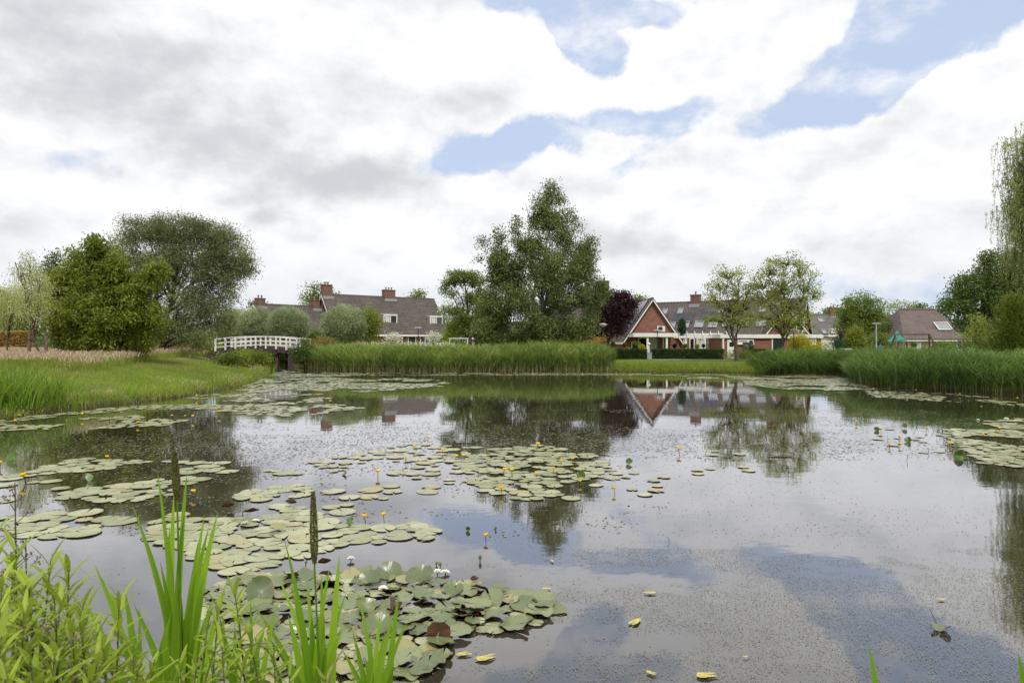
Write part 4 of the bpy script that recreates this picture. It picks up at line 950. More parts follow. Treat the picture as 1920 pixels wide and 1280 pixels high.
m = MB(); m.raw([(-.98, -.745, .98), (-.6, -.66, 1.3), (.5, -.66, 1.35), (1.0, -.745, 1.08)], [(0, 3, 2, 1)]); m.raw([(-1.15, -.7, .96), (-1.15, .7, .96), (-.68, .58, 1.35), (-.68, -.58, 1.35)], [(0, 1, 2, 3)]); m.build('window', M['glass'], car)
# blue parasol-like thing near the garden
bp_ = empty('blue_parasol', ((692-960)/F*62, 62, gz(-13, 62)), 0, 'small bright blue folded parasol between round willow and picket fence', 'parasol')
m = MB(); m.tube([(0, 0, 0), (0, 0, 2.6)], .025, 8); m.build('pole', M['galv'], bp_)
m = MB(); m.lathe([(.02, 2.65), (.14, 2.5), (.26, 2.1), (.34, 1.85), (.2, 1.85), (.05, 2.2)], n=12); m.build('canopy', M['blueplastic'], bp_)
# play tower and swing
pt_ = empty('play_tower', ((1682-960)/F*56, 56, gz(31, 56)), R(12), 'wooden play tower with a green pagoda roof', 'play tower')
m = MB(); m.lathe([(.95, 1.62), (.62, 1.80), (.34, 2.1), (.1, 2.42), (0, 2.5)], n=4, smooth=False); m.lathe([(.97, 1.56), (.95, 1.62)], n=4, smooth=False); m.build('roof', M['greenplastic'], pt_)
for sx in (-.5, .5):
    for sy in (-.5, .5): m = MB(); m.box(sx-.05, sx+.05, sy-.05, sy+.05, 0, 1.62); m.build('post', M['timber'], pt_)
m = MB(); m.box(-.55, .55, -.55, .55, .62, .70); m.build('platform', M['timber'], pt_)
m = MB()
for k in range(8): m.box(-.5+k*.13, -.4+k*.13, -.58, -.555, .72, 1.12)
m.build('railing', M['greenplastic'], pt_)
m = MB(); m.raw([(.55, -.3, .68), (.55, .3, .68), (2.1, .3, .1), (2.1, -.3, .1), (.55, -.3, .8), (2.1, -.3, .22), (.55, .3, .8), (2.1, .3, .22)], [(0, 3, 2, 1), (0, 4, 5, 3), (1, 2, 7, 6)]); m.build('slide', M['greenplastic'], pt_)
sw = empty('swing_frame', ((1712-960)/F*55, 55, gz(32, 55)), R(4), 'timber swing frame with splayed posts in front of the pale brick house', 'swing')
for sx, s0 in ((-1.45, -1), (1.35, 1)):
    for sy in (-.75, .75): m = MB(); m.tube([(sx+s0*.35+(.25 if s0 > 0 else 0), sy, 0), (sx, 0, 2.2)], .07, 8); m.build('leg', M['timber'], sw)
m = MB(); m.tube([(-1.55, 0, 2.16), (1.45, 0, 2.16)], .06, 8); m.build('crossbeam', M['timber'], sw)
for x_ in (-.6, .5):
    m = MB(); m.box(x_-.2, x_+.2, -.09, .09, .50, .53); s_ = m.build('seat', M['black'], sw)
    for d_ in (-.18, .18): m = MB(); m.tube([(x_+d_, 0, .53), (x_+d_, 0, 2.1)], .012, 5); m.build('chain', M['galv'], s_)
# person half hidden behind the reeds
def person(loc, rz, sc=1.0):
    J = [((0, 0, .92), .13), ((0, .01, 1.12), .125), ((0, 0, 1.33), .145), ((0, 0, 1.44), .055), ((0, .01, 1.52), .05), ((0, .0, 1.62), .092), ((0, .0, 1.70), .075),
         ((.19, 0, 1.38), .055), ((.24, .02, 1.12), .042), ((.20, .16, .92), .034), ((-.19, 0, 1.38), .055), ((-.25, .0, 1.12), .042), ((-.26, .06, .88), .034),
         ((.10, 0, .86), .095), ((.11, .03, .48), .06), ((.11, -.02, .09), .045), ((.11, .14, .04), .035), ((-.10, 0, .86), .095), ((-.11, .10, .48), .06), ((-.11, .0, .09), .045), ((-.11, .15, .04), .035)]
    E = [(0, 1), (1, 2), (2, 3), (3, 4), (4, 5), (5, 6), (2, 7), (7, 8), (8, 9), (2, 10), (10, 11), (11, 12), (0, 13), (13, 14), (14, 15), (15, 16), (0, 17), (17, 18), (18, 19), (19, 20)]
    me = bpy.data.meshes.new('person'); me.from_pydata([j[0] for j in J], E, []); o = bpy.data.objects.new('person', me); C.objects.link(o); me.materials.append(M['skin'])
    md = o.modifiers.new('skin', 'SKIN'); o.modifiers.new('sub', 'SUBSURF').levels = 2; o.modifiers['sub'].render_levels = 2
    for v, j in zip(me.skin_vertices[0].data, J): v.radius = (j[1], j[1]); v.use_root = False
    me.skin_vertices[0].data[0].use_root = True
    o.location = loc; o.rotation_euler.z = rz; o.scale = (sc,)*3
    m = MB(); m.lathe([(.17, .84), (.165, .95), (.15, 1.1), (.175, 1.3), (.15, 1.42), (.07, 1.47), (.065, 1.5)], n=16, sx=1.15, sy=.85)
    for pts in ([(.16, 0, 1.41), (.205, 0, 1.36), (.255, .02, 1.12), (.21, .15, .95)], [(-.16, 0, 1.41), (-.205, 0, 1.36), (-.265, 0, 1.12), (-.272, .055, .92)]): m.tube(pts, [.07, .075, .06, .05], 10)
    m.build('jacket', M['bluecloth'], o)
    m = MB()
    for sx, ky in ((.105, .03), (-.105, .10)): m.tube([(sx, 0, .92), (sx*1.05, ky, .48), (sx*1.05, 0 if sx < 0 else -.02, .1)], [.115, .085, .065], 10)
    m.build('trousers', M['denim'], o)
    m = MB(); m.lathe([(.095, 1.60), (.108, 1.66), (.10, 1.74), (.06, 1.79), (0, 1.80)], (0, -.012, 0), 14); m.build('hair', M['hair'], o)
    m = MB(); m.lathe([(0, 1.585), (.012, 1.59), (.016, 1.60), (0, 1.63)], (0, .092, 0), 6)
    for sx in (-.033, .033): m.lathe([(0, 1.643), (.011, 1.65), (0, 1.657)], (sx, .082, 0), 8, sy=.6)
    m.build('face', M['skin'], o)
    return tag(o, 'person in a blue jacket standing behind the reeds beside the grey lamp pole', 'person')
person(((1651-960)/F*57, 57, gz(30.8, 57)), R(150), .86)

# ------------------------------------------------------------------ grass, meadow, reeds (nobody could count them)
def region(n, x0, x1, y0, y1, cond, rg):
    P = np.c_[rg.uniform(x0, x1, n), rg.uniform(y0, y1, n)]; d = pdist(P); k = cond(P[:, 0], P[:, 1], d, rg.uniform(0, 1, n)); P = P[k]; d = d[k]
    return np.c_[P, height(P, d)], d
def cl(P, f, s): return vnoise(np.c_[P[:, :2], np.zeros(len(P))], f, s)
def pxof(P): return P[:, 0]/P[:, 1]*F+960
rg = np.random.default_rng(201)
mown = lambda x, y: (x > -15.9-(y-24)*.30)
# tall grass along the left water edge and the big clump at the photo edge
P, d = region(105000, -24, -10.5, 13.5, 47, lambda x, y, d, u: (d > -.08) & (u < np.where(d < .8, 1.0, np.where(~mown(x, y), .8, 0.0))*np.clip(30/y, .35, 1)), rg)
c1 = cl(P, .9, 3); big = sm((-13.0-P[:, 0])/1.5)*sm((24.5-P[:, 1])/4)*sm((3.2-d)/2)
L = (.12+.42*c1**1.8)*(1-big)+big*(.7+.45*c1); L *= rg.uniform(.55, 1.15, len(P))
L = L*(1+.5*(cl(P, 2.6, 44) > .62)); parts = [blades(P, L, .016+.012*big, rg.uniform(0, 6.3, len(P)), rg.uniform(0, .35, len(P)), rg.uniform(.1, .7, len(P)), 3, tint=np.clip(.55*cl(P, .45, 9)*1.6-.2+.45*cl(P, 1.9, 41)+rg.normal(0, .2, len(P)), 0, 1), rg=rg)]
V, Fc, T = merge(parts); bankP, bankL = P, L
tag(npmesh('bank_grass', V, Fc, M['grass'], None, T), 'long grass along the edge of the raised bank', 'grass', kind='stuff')
# mown lawn blades
P, d = region(90000, -20, -11, 20, 48, lambda x, y, d, u: (d > .55) & mown(x, y) & (u < np.clip(28/y, .3, 1)), rg)
P2_, d2 = region(60000, 4, 30, 44, 62, lambda x, y, d, u: (d > 1.2), rg); P = np.concatenate([P, P2_])
V, Fc, T = blades(P, rg.uniform(.05, .11, len(P)), .022, rg.uniform(0, 6.3, len(P)), rg.uniform(0, .5, len(P)), .4, 1, tint=np.clip(cl(P, .6, 5)+rg.normal(0, .15, len(P)), 0, 1), rg=rg)
tag(npmesh('lawn_grass', V, Fc, M['lawn'], None, T), 'short mown grass', 'grass', kind='stuff')
# pink flowering meadow
P, d = region(120000, -44, -12, 24, 56, lambda x, y, d, u: (d > 1.5) & ~mown(x, y-2) & (x < -12) & (y > 25.5), rg)
fa = cl(P, .35, 12); L = rg.uniform(.35, .62, len(P))
parts = [blades(P, L, .012, rg.uniform(0, 6.3, len(P)), rg.uniform(0, .25, len(P)), .3, 2, rg=rg)]
k = rg.uniform(0, 1, len(P)) < np.clip(fa*1.9-.2, .2, .95); Q = P[k]; Q = Q+np.c_[rg.normal(0, .06, (len(Q), 2)), L[k]*.8]
hd = blades(Q, rg.uniform(.10, .2, len(Q)), .04, rg.uniform(0, 6.3, len(Q)), rg.uniform(0, .5, len(Q)), .3, 2, rg=rg)
V, Fc, T = parts[0]; tag(npmesh('meadow_grass', V, Fc, M['grass'], None, T), 'tall meadow grass on the raised bank', 'grass', kind='stuff')
k = (cl(bankP, .6, 52)*.6+cl(bankP, 2.1, 53)*.4+rg.normal(0, .06, len(bankP)) > .56) & (rg.uniform(0, 1, len(bankP)) < .30); Q = bankP[k]+np.c_[rg.normal(0, .05, (k.sum(), 2)), np.minimum(bankL[k], .6)*.85]
hd = merge([hd, blades(Q, rg.uniform(.08, .16, len(Q)), .026, rg.uniform(0, 6.3, len(Q)), rg.uniform(0, .6, len(Q)), .4, 2, rg=rg)])
V, Fc, T = hd; tag(npmesh('meadow_seed_heads', V, Fc, M['seed'], None, T), 'pinkish seed heads over the meadow grass', 'grass', kind='stuff')
# grass fringe of the far lawn and the channel
P, d = region(90000, 3, 26, 40, 50, lambda x, y, d, u: (d > -.1) & (d < 1.5), rg)
P2_, _ = region(12000, -24, -14, 46, 62, lambda x, y, d, u: (d > 0) & (d < 1.8), rg); P = np.concatenate([P, P2_])
V, Fc, T = blades(P, rg.uniform(.15, .5, len(P))*(.6+.7*cl(P, .7, 2)), .026, rg.uniform(0, 6.3, len(P)), rg.uniform(0, .3, len(P)), rg.uniform(.1, .6, len(P)), 2, rg=rg)
tag(npmesh('shore_grass', V, Fc, M['grass'], None, T), 'grass fringe at the water edge of the far lawn', 'grass', kind='stuff')
def reeds(name, label, n, box, cond, hfun, mat, seed, straw=.25, nl=8, lw=.034):
    rg = np.random.default_rng(seed); P, d = region(n, *box, cond, rg); N = len(P); P[:, 2] = np.maximum(P[:, 2], -.1)
    H = hfun(P, d)*rg.uniform(.75, 1.12, N)*np.where(rg.uniform(0, 1, N) < .03, 1.3, 1); azs = rg.uniform(0, 6.28, N); lean = np.abs(rg.normal(0, .07, N)); bend = np.abs(rg.normal(.05, .07, N)); tint = np.clip(cl(P, .75, seed)*1.5-.35+rg.normal(0, .3, N), 0, 1)
    parts = [blades(P, H, .016, azs, lean, bend, 4, tint=tint*.6, rg=rg)]
    dh = np.c_[np.cos(azs), np.sin(azs)]
    for i in range(nl):
        t = rg.uniform(.24, .9, N)**.8; b = P.copy(); hh = H*t; b[:, :2] += dh*(H*(lean*t+bend*t*t))[:, None]; b[:, 2] += hh*(1-.3*bend*t)
        parts.append(blades(b, rg.uniform(.3, .6, N), lw*rg.uniform(.7, 1.2, N), rg.uniform(0, 6.28, N), rg.uniform(.15, .8, N), rg.uniform(.1, 1.0, N), 3, tint=np.clip(tint*.8+t*.25, 0, 1), rg=rg))
    V, Fc, T = merge(parts); tag(npmesh(name, V, Fc, M[mat], None, T), label, 'reeds', kind='stuff')
    k = (rg.uniform(0, 1, N) < straw); Q = P[k]
    V, Fc, T = blades(Q+rg.normal(0, .05, Q.shape)*[1, 1, 0], H[k]*rg.uniform(.35, .85, len(Q)), .018, rg.uniform(0, 6.3, len(Q)), rg.uniform(0, .15, len(Q)), .1, 2, rg=rg)
    tag(npmesh(name.replace('reed_bed', 'dry_reed_stems').replace('rush_bed', 'dry_rush_stems'), V, Fc, M['straw'], None, T), 'dead straw-coloured stems among the '+name.split('_')[0]+'s', 'reeds', kind='stuff')
reeds('reed_bed', 'tall leafy reed bed along the far shore under the birch', 17000, (-15, 7.2, 44, 53),
      lambda x, y, d, u: (d > -.35) & (d < 4.3) & (x < 6.6-.3*np.sin(y*3)) & (u < np.where(d < 1.5, 1, .55)), lambda P, d: (.86+.40*cl(P, .28, 8)+.30*cl(P, 1.1, 18)+.16*np.exp(-((P[:, 0]-3)/2.5)**2))*sm((7.4-P[:, 0])/1.5+.35), 'reed', 301, straw=.85)
reeds('reed_bed', 'dark green reed bed filling the right shore', 19000, (15.2, 30, 20.5, 37),
      lambda x, y, d, u: (d > -.35) & (d < 4.2) & (y < 35.5) & (u < np.where(d < 1.5, 1, .5)), lambda P, d: (.78+.36*cl(P, .3, 9)+.28*cl(P, 1.1, 19))*sm((P[:, 0]-15.2)/1.2+.45), 'reed_deep', 302, straw=.10, lw=.026)
reeds('rush_bed', 'lower reed bed between the far lawn and the right shore', 9000, (15.5, 23.5, 35, 45.5),
      lambda x, y, d, u: (d > -.3) & (d < 3.8) & (u < np.where(d < 1.5, 1, .6)), lambda P, d: (.55+.3*cl(P, .35, 10)+.22*cl(P, 1.1, 17))*sm((P[:, 0]-15.8)/1.2+.3), 'reed_deep', 303, straw=.15)

# sword-leaved clumps standing at the edge of the raised bank
def sedge(px, py, D, n, h, spread, label, seed, mat='iris', name='sedge_clump', w=.028):
    rg = np.random.default_rng(seed); x = (px-960)/F*D; z = max(-.02, gz(x, D)); o = empty(name, (x, D, z), 0, label, 'sedge')
    b = np.c_[rg.normal(0, spread, (n, 2)), np.zeros(n)]
    V, Fc, T = blades(b, rg.uniform(.55, 1.05, n)*h, w, rg.normal(0.2, 1.6, n), np.abs(rg.normal(0, .12, n)), np.abs(rg.normal(0.05 if n < 60 else .35, .15 if n < 60 else .3, n)), 5, rg=rg)
    npmesh('foliage', V, Fc, M[mat], o, T); return o
for q in ((266, 745, 23.6, 14, 1.0, .10, 'upright sword-leaved clump tallest on the near edge of the raised bank', 1), (245, 752, 22.6, 16, .6, .2, 'low sword-leaved clump just left of the tallest one on the raised bank', 2),
          (345, 738, 26.3, 12, .65, .12, 'sword-leaved clump halfway along the raised bank edge', 3), (408, 725, 28.8, 12, .85, .12, 'fan of dark sword leaves leaning left on the raised bank edge', 4), (424, 722, 29.5, 9, .7, .1, 'slim sword-leaved clump at the outer bend of the raised bank', 5),
          (384, 700, 36, 10, .8, .12, 'single sedge tuft standing on the mown strip', 6), (515, 712, 38, 12, 1.1, .12, 'thin reeds standing in the water at the channel mouth', 7),
          (125, 765, 19.6, 26, .8, .3, 'spreading yellowish sedge tuft at the foot of the bank near the photo edge', 8), (1620, 715, 35, 14, 1.0, .3, 'loose blades leaning over the gap between the two right reed beds', 9)):
    sedge(*q)
for q in ((-12, 780, 18.2, 190, 1.25, .40, 'tall arching grass clump cut by the photo edge at the water'), (35, 775, 18.8, 200, 1.2, .42, 'tall arching grass clump at the water, second from the photo edge'), (82, 765, 19.8, 190, 1.05, .38, 'tall arching grass clump at the water below the tree stakes'), (20, 740, 20.6, 170, 1.1, .5, 'tall arching grass clump standing behind the ones at the water')):
    sedge(*q, seed=int(q[0])+60, mat='tuft', w=.026)

# ------------------------------------------------------------------ lily pads
def padmat(name, a, b, back=(.13, .045, .03), rough=.34):
    m, g, o = newmat(name); uv = g.n('ShaderNodeTexCoord').outputs['UV']; sp = g.n('ShaderNodeSeparateXYZ', {0: uv})
    geo = g.n('ShaderNodeNewGeometry'); pos = g.n('ShaderNodeTexCoord').outputs['Object']; wpos = geo.outputs['Position']
    isl = g.n('ShaderNodeNewGeometry').outputs['Random Per Island']; oi = g.n('ShaderNodeObjectInfo').outputs['Random']
    rnd = g.m('FRACT', g.m('ADD', isl, oi))
    c = g.mix(rnd, a, b)
    vein = g.m('POWER', g.m('ABSOLUTE', g.m('COSINE', g.m('MULTIPLY', sp.outputs[0], math.pi*13))), 14)
    c = g.mix(g.m('MULTIPLY', vein, .12), c, tuple(min(1, q*1.5) for q in b))
    nz = g.noise(wpos, 16, 6, .7)
    rim = g.mr(g.m('ADD', sp.outputs[1], g.m('MULTIPLY', g.m('SUBTRACT', nz, .5), .6)), .86, 1.05, 0, .8)
    c = g.mix(rim, c, (.17, .11, .05)); c = g.mix(g.mr(g.noise(wpos, 30, 5, .7), .58, .72, 0, .55), c, (.26, .20, .09))
    c = g.mix(g.mr(g.noise(wpos, 4.5, 5, .7), .40, .75, 0, .45), c, (.14, .13, .055)); c = g.mix(g.m('MULTIPLY', g.mr(rnd, .90, .94), .7), c, (.30, .26, .11))
    c = g.mix(geo.outputs['Backfacing'], c, back)
    bp = g.n('ShaderNodeBump', {'Height': g.m('ADD', g.m('MULTIPLY', vein, .5), g.m('MULTIPLY', nz, 1.2)), 'Strength': .3, 'Distance': .004})
    principled(g, o, c, rough, .55, 0, bp.outputs[0]); return m
M['pad'] = padmat('lily_pad_leaf', (.085, .120, .050), (.200, .235, .110), rough=.3)
M['pad_pale'] = padmat('pale_lily_pad', (.22, .25, .125), (.39, .41, .24))
M['pad_old'] = padmat('sunken_lily_pad', (.27, .28, .17), (.40, .39, .26), rough=.45)
M['pad_raised'] = padmat('raised_lily_pad', (.075, .105, .045), (.13, .17, .07), back=(.12, .055, .03))
M['nuphar'] = padmat('upright_green_leaf', (.05, .11, .015), (.10, .19, .03), back=(.05, .10, .02))
def padgeo(rg, nr=20, rings=3, wave=.0, cup=0., notch=.22, irr=.03, fold=0.):
    """unit pad: returns verts, tris, uv (angle, radius)"""
    a0 = rg.uniform(0, 6.28); th = np.linspace(notch*.5, 2*math.pi-notch*.5, nr); rr = 1+irr*np.sin(th*rg.integers(2, 5)+rg.uniform(0, 6))+rg.normal(0, irr*.5, nr)
    rr[0] *= .93; rr[-1] *= .93; el_ = rg.uniform(.88, 1.0)
    V = [(0, 0, 0)]; U = [(.5, 0)]
    for k in range(1, rings+1):
        q = k/rings
        for t, r in zip(th, rr):
            z = cup*q*q+wave*q*q*math.sin(t*3+a0)+wave*.6*q**3*math.sin(t*7+a0*2); x, y = q*r*math.cos(t), q*r*math.sin(t)*el_
            z += fold*abs(y)
            V.append((x, y, z)); U.append((t/6.283, q))
    Tn = [(0, i+1, i+2) for i in range(nr-1)]
    for k in range(rings-1):
        b = 1+k*nr
        for i in range(nr-1): Tn += [(b+i, b+nr+i, b+nr+i+1), (b+i, b+nr+i+1, b+i+1)]
    V = np.array(V); ca, sa = math.cos(a0), math.sin(a0); V[:, :2] = V[:, :2]@np.array([[ca, sa], [-sa, ca]])
    return V, np.array(Tn), np.array(U)
rg = np.random.default_rng(401)
def ell(cx, cy, rx, ry): return lambda px, py: ((px-cx)/rx)**2+((py-cy)/ry)**2 < 1
def poly(pts):
    pts = np.array(pts, float)
    def f(px, py):
        ins = False
        for i in range(len(pts)):
            a, b = pts[i], pts[(i+1) % len(pts)]
            if (a[1] > py) != (b[1] > py) and px < (b[0]-a[0])*(py-a[1])/(b[1]-a[1])+a[0]: ins = not ins
        return ins
    return f
# (key, screen area where the patch was surveyed, bounds, tries, min radius, max radius, spacing, clumping)
ZON = [('near', poly([(385, 1110), (440, 1085), (560, 1075), (640, 1085), (700, 1070), (800, 1085), (880, 1100), (1000, 1120), (1062, 1140), (1000, 1172), (930, 1190), (860, 1195), (830, 1250), (760, 1290), (300, 1400), (330, 1200)]), (300, 1070, 1065, 1400), 2600, .055, .120, .56, 0),
       ('nearmid', poly([(270, 985), (400, 945), (560, 950), (640, 985), (810, 980), (800, 1010), (640, 1030), (520, 1060), (440, 1075), (380, 1060), (300, 1020)]), (270, 940, 810, 1080), 480, .08, .175, .60, .36),
       ('leftmid', poly([(0, 900), (140, 860), (480, 870), (640, 905), (560, 935), (330, 945), (130, 1015), (0, 1000)]), (0, 855, 640, 1015), 700, .08, .21, .62, .44),
       ('center', poly([(850, 880), (900, 845), (1010, 835), (1110, 850), (1160, 885), (1120, 925), (1010, 950), (930, 935), (880, 905)]), (850, 830, 1160, 950), 420, .07, .165, .60, .42),
       ('pale', poly([(590, 860), (780, 830), (900, 840), (930, 900), (880, 960), (760, 985), (620, 960), (560, 910)]), (560, 830, 930, 985), 120, .07, .18, .8, .46),
       ('pale', ell(1190, 905, 85, 26), (1100, 880, 1280, 930), 12, .08, .13, 1.0, .2),
             ('far', poly([(0, 786), (130, 774), (250, 760), (400, 738), (500, 706), (530, 694), (640, 704), (820, 712), (850, 722), (650, 738), (600, 752), (680, 765), (560, 782), (430, 777), (300, 800), (120, 806), (0, 808)]), (0, 692, 850, 808), 15000, .07, .19, .68, .45),
       ('far', poly([(1380, 702), (1590, 708), (1640, 730), (1500, 733), (1400, 722)]), (1380, 700, 1640, 735), 6000, .06, .17, .70, .46),
       ('far', poly([(1180, 700), (1450, 703), (1450, 712), (1180, 708)]), (1180, 700, 1450, 712), 1500, .08, .13, .8, .50),
       ('far', poly([(600, 698), (1180, 700), (1180, 704), (600, 704)]), (600, 698, 1180, 704), 1400, .08, .13, .8, .42),
       ('far', poly([(1620, 732), (1760, 738), (1920, 748), (1920, 762), (1760, 752), (1640, 745)]), (1620, 730, 1920, 762), 1200, .08, .14, .8, .42),
       ('rightmid', poly([(1790, 795), (1920, 785), (1990, 790), (1990, 880), (1850, 872), (1800, 840), (1760, 810)]), (1760, 785, 1990, 885), 700, .07, .18, .62, .45),
       ('faint', poly([(1650, 800), (1790, 830), (1780, 860), (1640, 850)]), (1640, 800, 1790, 860), 9, .08, .13, 1.0, .3),
       ('faint', ell(1340, 868, 80, 26), (1260, 840, 1420, 895), 4, .08, .12, 1.0, 0)]
PADS = []; grid = {}
for key, inside, (x0, y0, x1, y1), tries, ra, rb, sp, clump in ZON:
    Dmax = 2560/(y0-640.0)
    for _ in range(tries*3):
        # even over the water surface
        while True:
            py = rg.uniform(y0, y1)
            if rg.uniform() < ((y0-640)/(py-640))**3: break
        px = rg.uniform(x0, x1)
        if not inside(px, py): continue
        D = 2560/(py-640.0); x = (px-960)/F*D
        if clump and (.6*vnoise(np.array([[x, D, 0.]]), 1.15, 31)[0]+.4*vnoise(np.array([[x*.5, D, 3.]]), .55 if D > 15 else 2.3, 31)[0]) < clump*1.1: continue
        r = rg.uniform(ra, rb); cx, cy = int(x//.3), int(D//.3); ok = True
        for i in (-1, 0, 1):
            for j in (-1, 0, 1):
                for (qx, qy, qr) in grid.get((cx+i, cy+j), ()):
                    if (qx-x)**2+(qy-D)**2 < (sp*(qr+r))**2: ok = False; break
        if not ok: continue
        grid.setdefault((cx, cy), []).append((x, D, r)); PADS.append((key, x, D, r))
Pp = np.array([[p[1], p[2]] for p in PADS]); dd = pdist(Pp); PADS = [p for p, q in zip(PADS, dd) if q < -.1]

PADS.sort(key=lambda p: -p[3]/p[2] if (0 <= p[1]/p[2]*F+960 <= 1920 and p[2] > 4.02) else 0)
LBL = {'near': ('green lily pad in the crowded patch behind the nearest sword leaves', 'lily pads of the crowded nearest patch'), 'nearmid': ('broad lily pad in the loose patch beyond the seed spikes', 'lily pads of the patch beyond the seed spikes'),
       'leftmid': ('flat pale lily pad drifting over the reflection of the willow', 'lily pads over the willow reflection'), 'center': ('round lily pad in the island of pads over the birch reflection', 'lily pads over the birch reflection'),
       'pale': ('faded half-sunken lily pad on the bright open water mid-pond', 'faded half-sunken lily pads mid-pond'), 'lone': ('stray lily pad alone on the open water', 'stray lily pads on open water'),
       'far': ('small distant lily pad in the far shore carpet', 'far lily pads'), 'rightmid': ('flat lily pad in the patch under the dark round-topped tree reflection', 'lily pads of the right patch'), 'faint': ('faint lily pad between the yellow flowers near the right patch', 'faint lily pads')}
MK = {'near': 'pad', 'nearmid': 'pad_pale', 'leftmid': 'pad_pale', 'center': 'pad_pale', 'pale': 'pad_old', 'lone': 'pad_old', 'far': 'pad_pale', 'rightmid': 'pad_pale', 'faint': 'pad_old'}
variants = {}
def variant(key, i):
    k = (MK[key], key == 'near', i)
    if k not in variants:
        r2 = np.random.default_rng(500+i+len(variants)*3)
        w_ = .008 if key != 'near' else (.05 if i % 2 else .10)
        V, Tn, U = padgeo(r2, 26, 4, w_, (.01 if key != 'near' else .09), irr=.03)
        ob = npmesh('lily_pad', V, Tn, M[MK[key]], None, None, U, smooth=True); me = ob.data; bpy.data.objects.remove(ob); variants[k] = me
    return variants[k]
NIND = 290
zc = {}
for i, (key, x, D, r) in enumerate(PADS[:NIND]):
    o = bpy.data.objects.new('lily_pad', variant(key, int(rg.integers(0, 7)))); C.objects.link(o)
    tl = (.07 if rg.uniform() < .7 else .2) if key == 'near' else .012
    o.location = (x, D, (.012 if key == 'near' else .006)+rg.uniform(0, .028 if key == 'near' else .005)+tl*r*.3); o.rotation_euler = (rg.normal(0, tl), rg.normal(0, tl), rg.uniform(0, 6.28)); o.scale = (r, r*rg.uniform(.9, 1), r)
    tag(o, LBL[key][0], 'lily pad', LBL[key][1])
def padmass(sub, name, label, mk):
    Vs, Ts, Us, n = [], [], [], 0
    for key, x, D, r in sub:
        V, Tn, U = padgeo(rg, 12, 1, .015, .01, irr=.05); tx, ty = rg.normal(0, .015, 2)
        V = V*r; V[:, 2] += V[:, 0]*tx*.5+V[:, 1]*ty*.5+.008+rg.uniform(0, .006); V[:, 0] += x; V[:, 1] += D
        Vs.append(V); Ts.append(Tn+n); Us.append(U); n += len(V)
    tag(npmesh(name, np.concatenate(Vs), np.concatenate(Ts), M[mk], None, None, np.concatenate(Us)), label, 'lily pads', kind='stuff')
rest = PADS[NIND:]
padmass([p for p in rest if MK[p[0]] != 'pad_old'], 'lily_pad_carpet', 'carpet of small lily pads along the far shores', 'pad_pale')
padmass([p for p in rest if MK[p[0]] == 'pad_old'], 'sunken_lily_pad_carpet', 'scattered half-sunken lily pads', 'pad_old')
# raised, tilted and curled pads
def raised(px, py, r, tilt, yaw, label, mat='pad_raised', fold=.25, z=.05, cup=.2, name='curled_lily_pad'):
    x, D = wp(px, py); r2 = np.random.default_rng(int(px*7+py)); V, Tn, U = padgeo(r2, 24, 4, .08, cup, fold=fold, irr=.03)
    o = npmesh(name, V*r, Tn, M[mat], None, None, U, smooth=True); o.location = (x, D, z); o.rotation_euler = (tilt, 0, yaw); tag(o, label, 'lily pad', 'lily leaves lifted out of the water'); return o
for a in ((729, 1087, .11, .5, .3, 'big dark green pad lifted over the back of the crowded patch'), (694, 1100, .10, .4, -.5, 'dark lifted pad left of the biggest one at the back of the crowded patch'),
          (788, 1093, .115, .35, -.1, 'wide lifted pad with a reddish rim right of the biggest one'), (850, 1118, .085, .4, .2, 'heart-shaped lifted pad below the single white flower'),
          (611, 1066, .07, -.55, .3, 'brown curled pad half hidden behind the taller seed spike'), (544, 1092, .075, -.5, -.2, 'brown-bottomed pad curled like a boat left of the taller seed spike'),
          (544, 951, .075, -.6, .1, 'rust-brown folded pad farthest in the loose patch'), (428, 958, .075, -.6, .5, 'rusty upturned pad beside the first seed spike leaves'),
          (684, 1150, .075, .6, .8, 'upturned pad with a sharp fold in the middle of the crowded patch'), (503, 1187, .09, .4, -.6, 'lifted pad with a purple rim behind the short sword leaves'),
          (707, 1192, .11, .35, .2, 'broad lifted pad behind the outermost sword leaves'), (745, 1155, .06, -.9, 1.2, 'dark pad on edge beside the brown stump'), (470, 968, .1, -.15, .2, 'slightly lifted brown-edged pad around the small white bud'),
          (520, 1000, .09, .2, .1, 'low dark pad with its edge raised in the loose patch'), (890, 1097, .035, -.9, .1, 'tiny dark upturned pad standing alone right of the white flowers')):
    raised(*a)
raised(488, 1128, .115, 1.0, .35, 'large smooth green pad standing almost upright among the crowded patch', fold=.1, z=.08)
raised(823, 1203, .082, -1.2, .0, 'round dark pad standing on edge over a yellow reflection', fold=.02, z=.07, cup=.05)
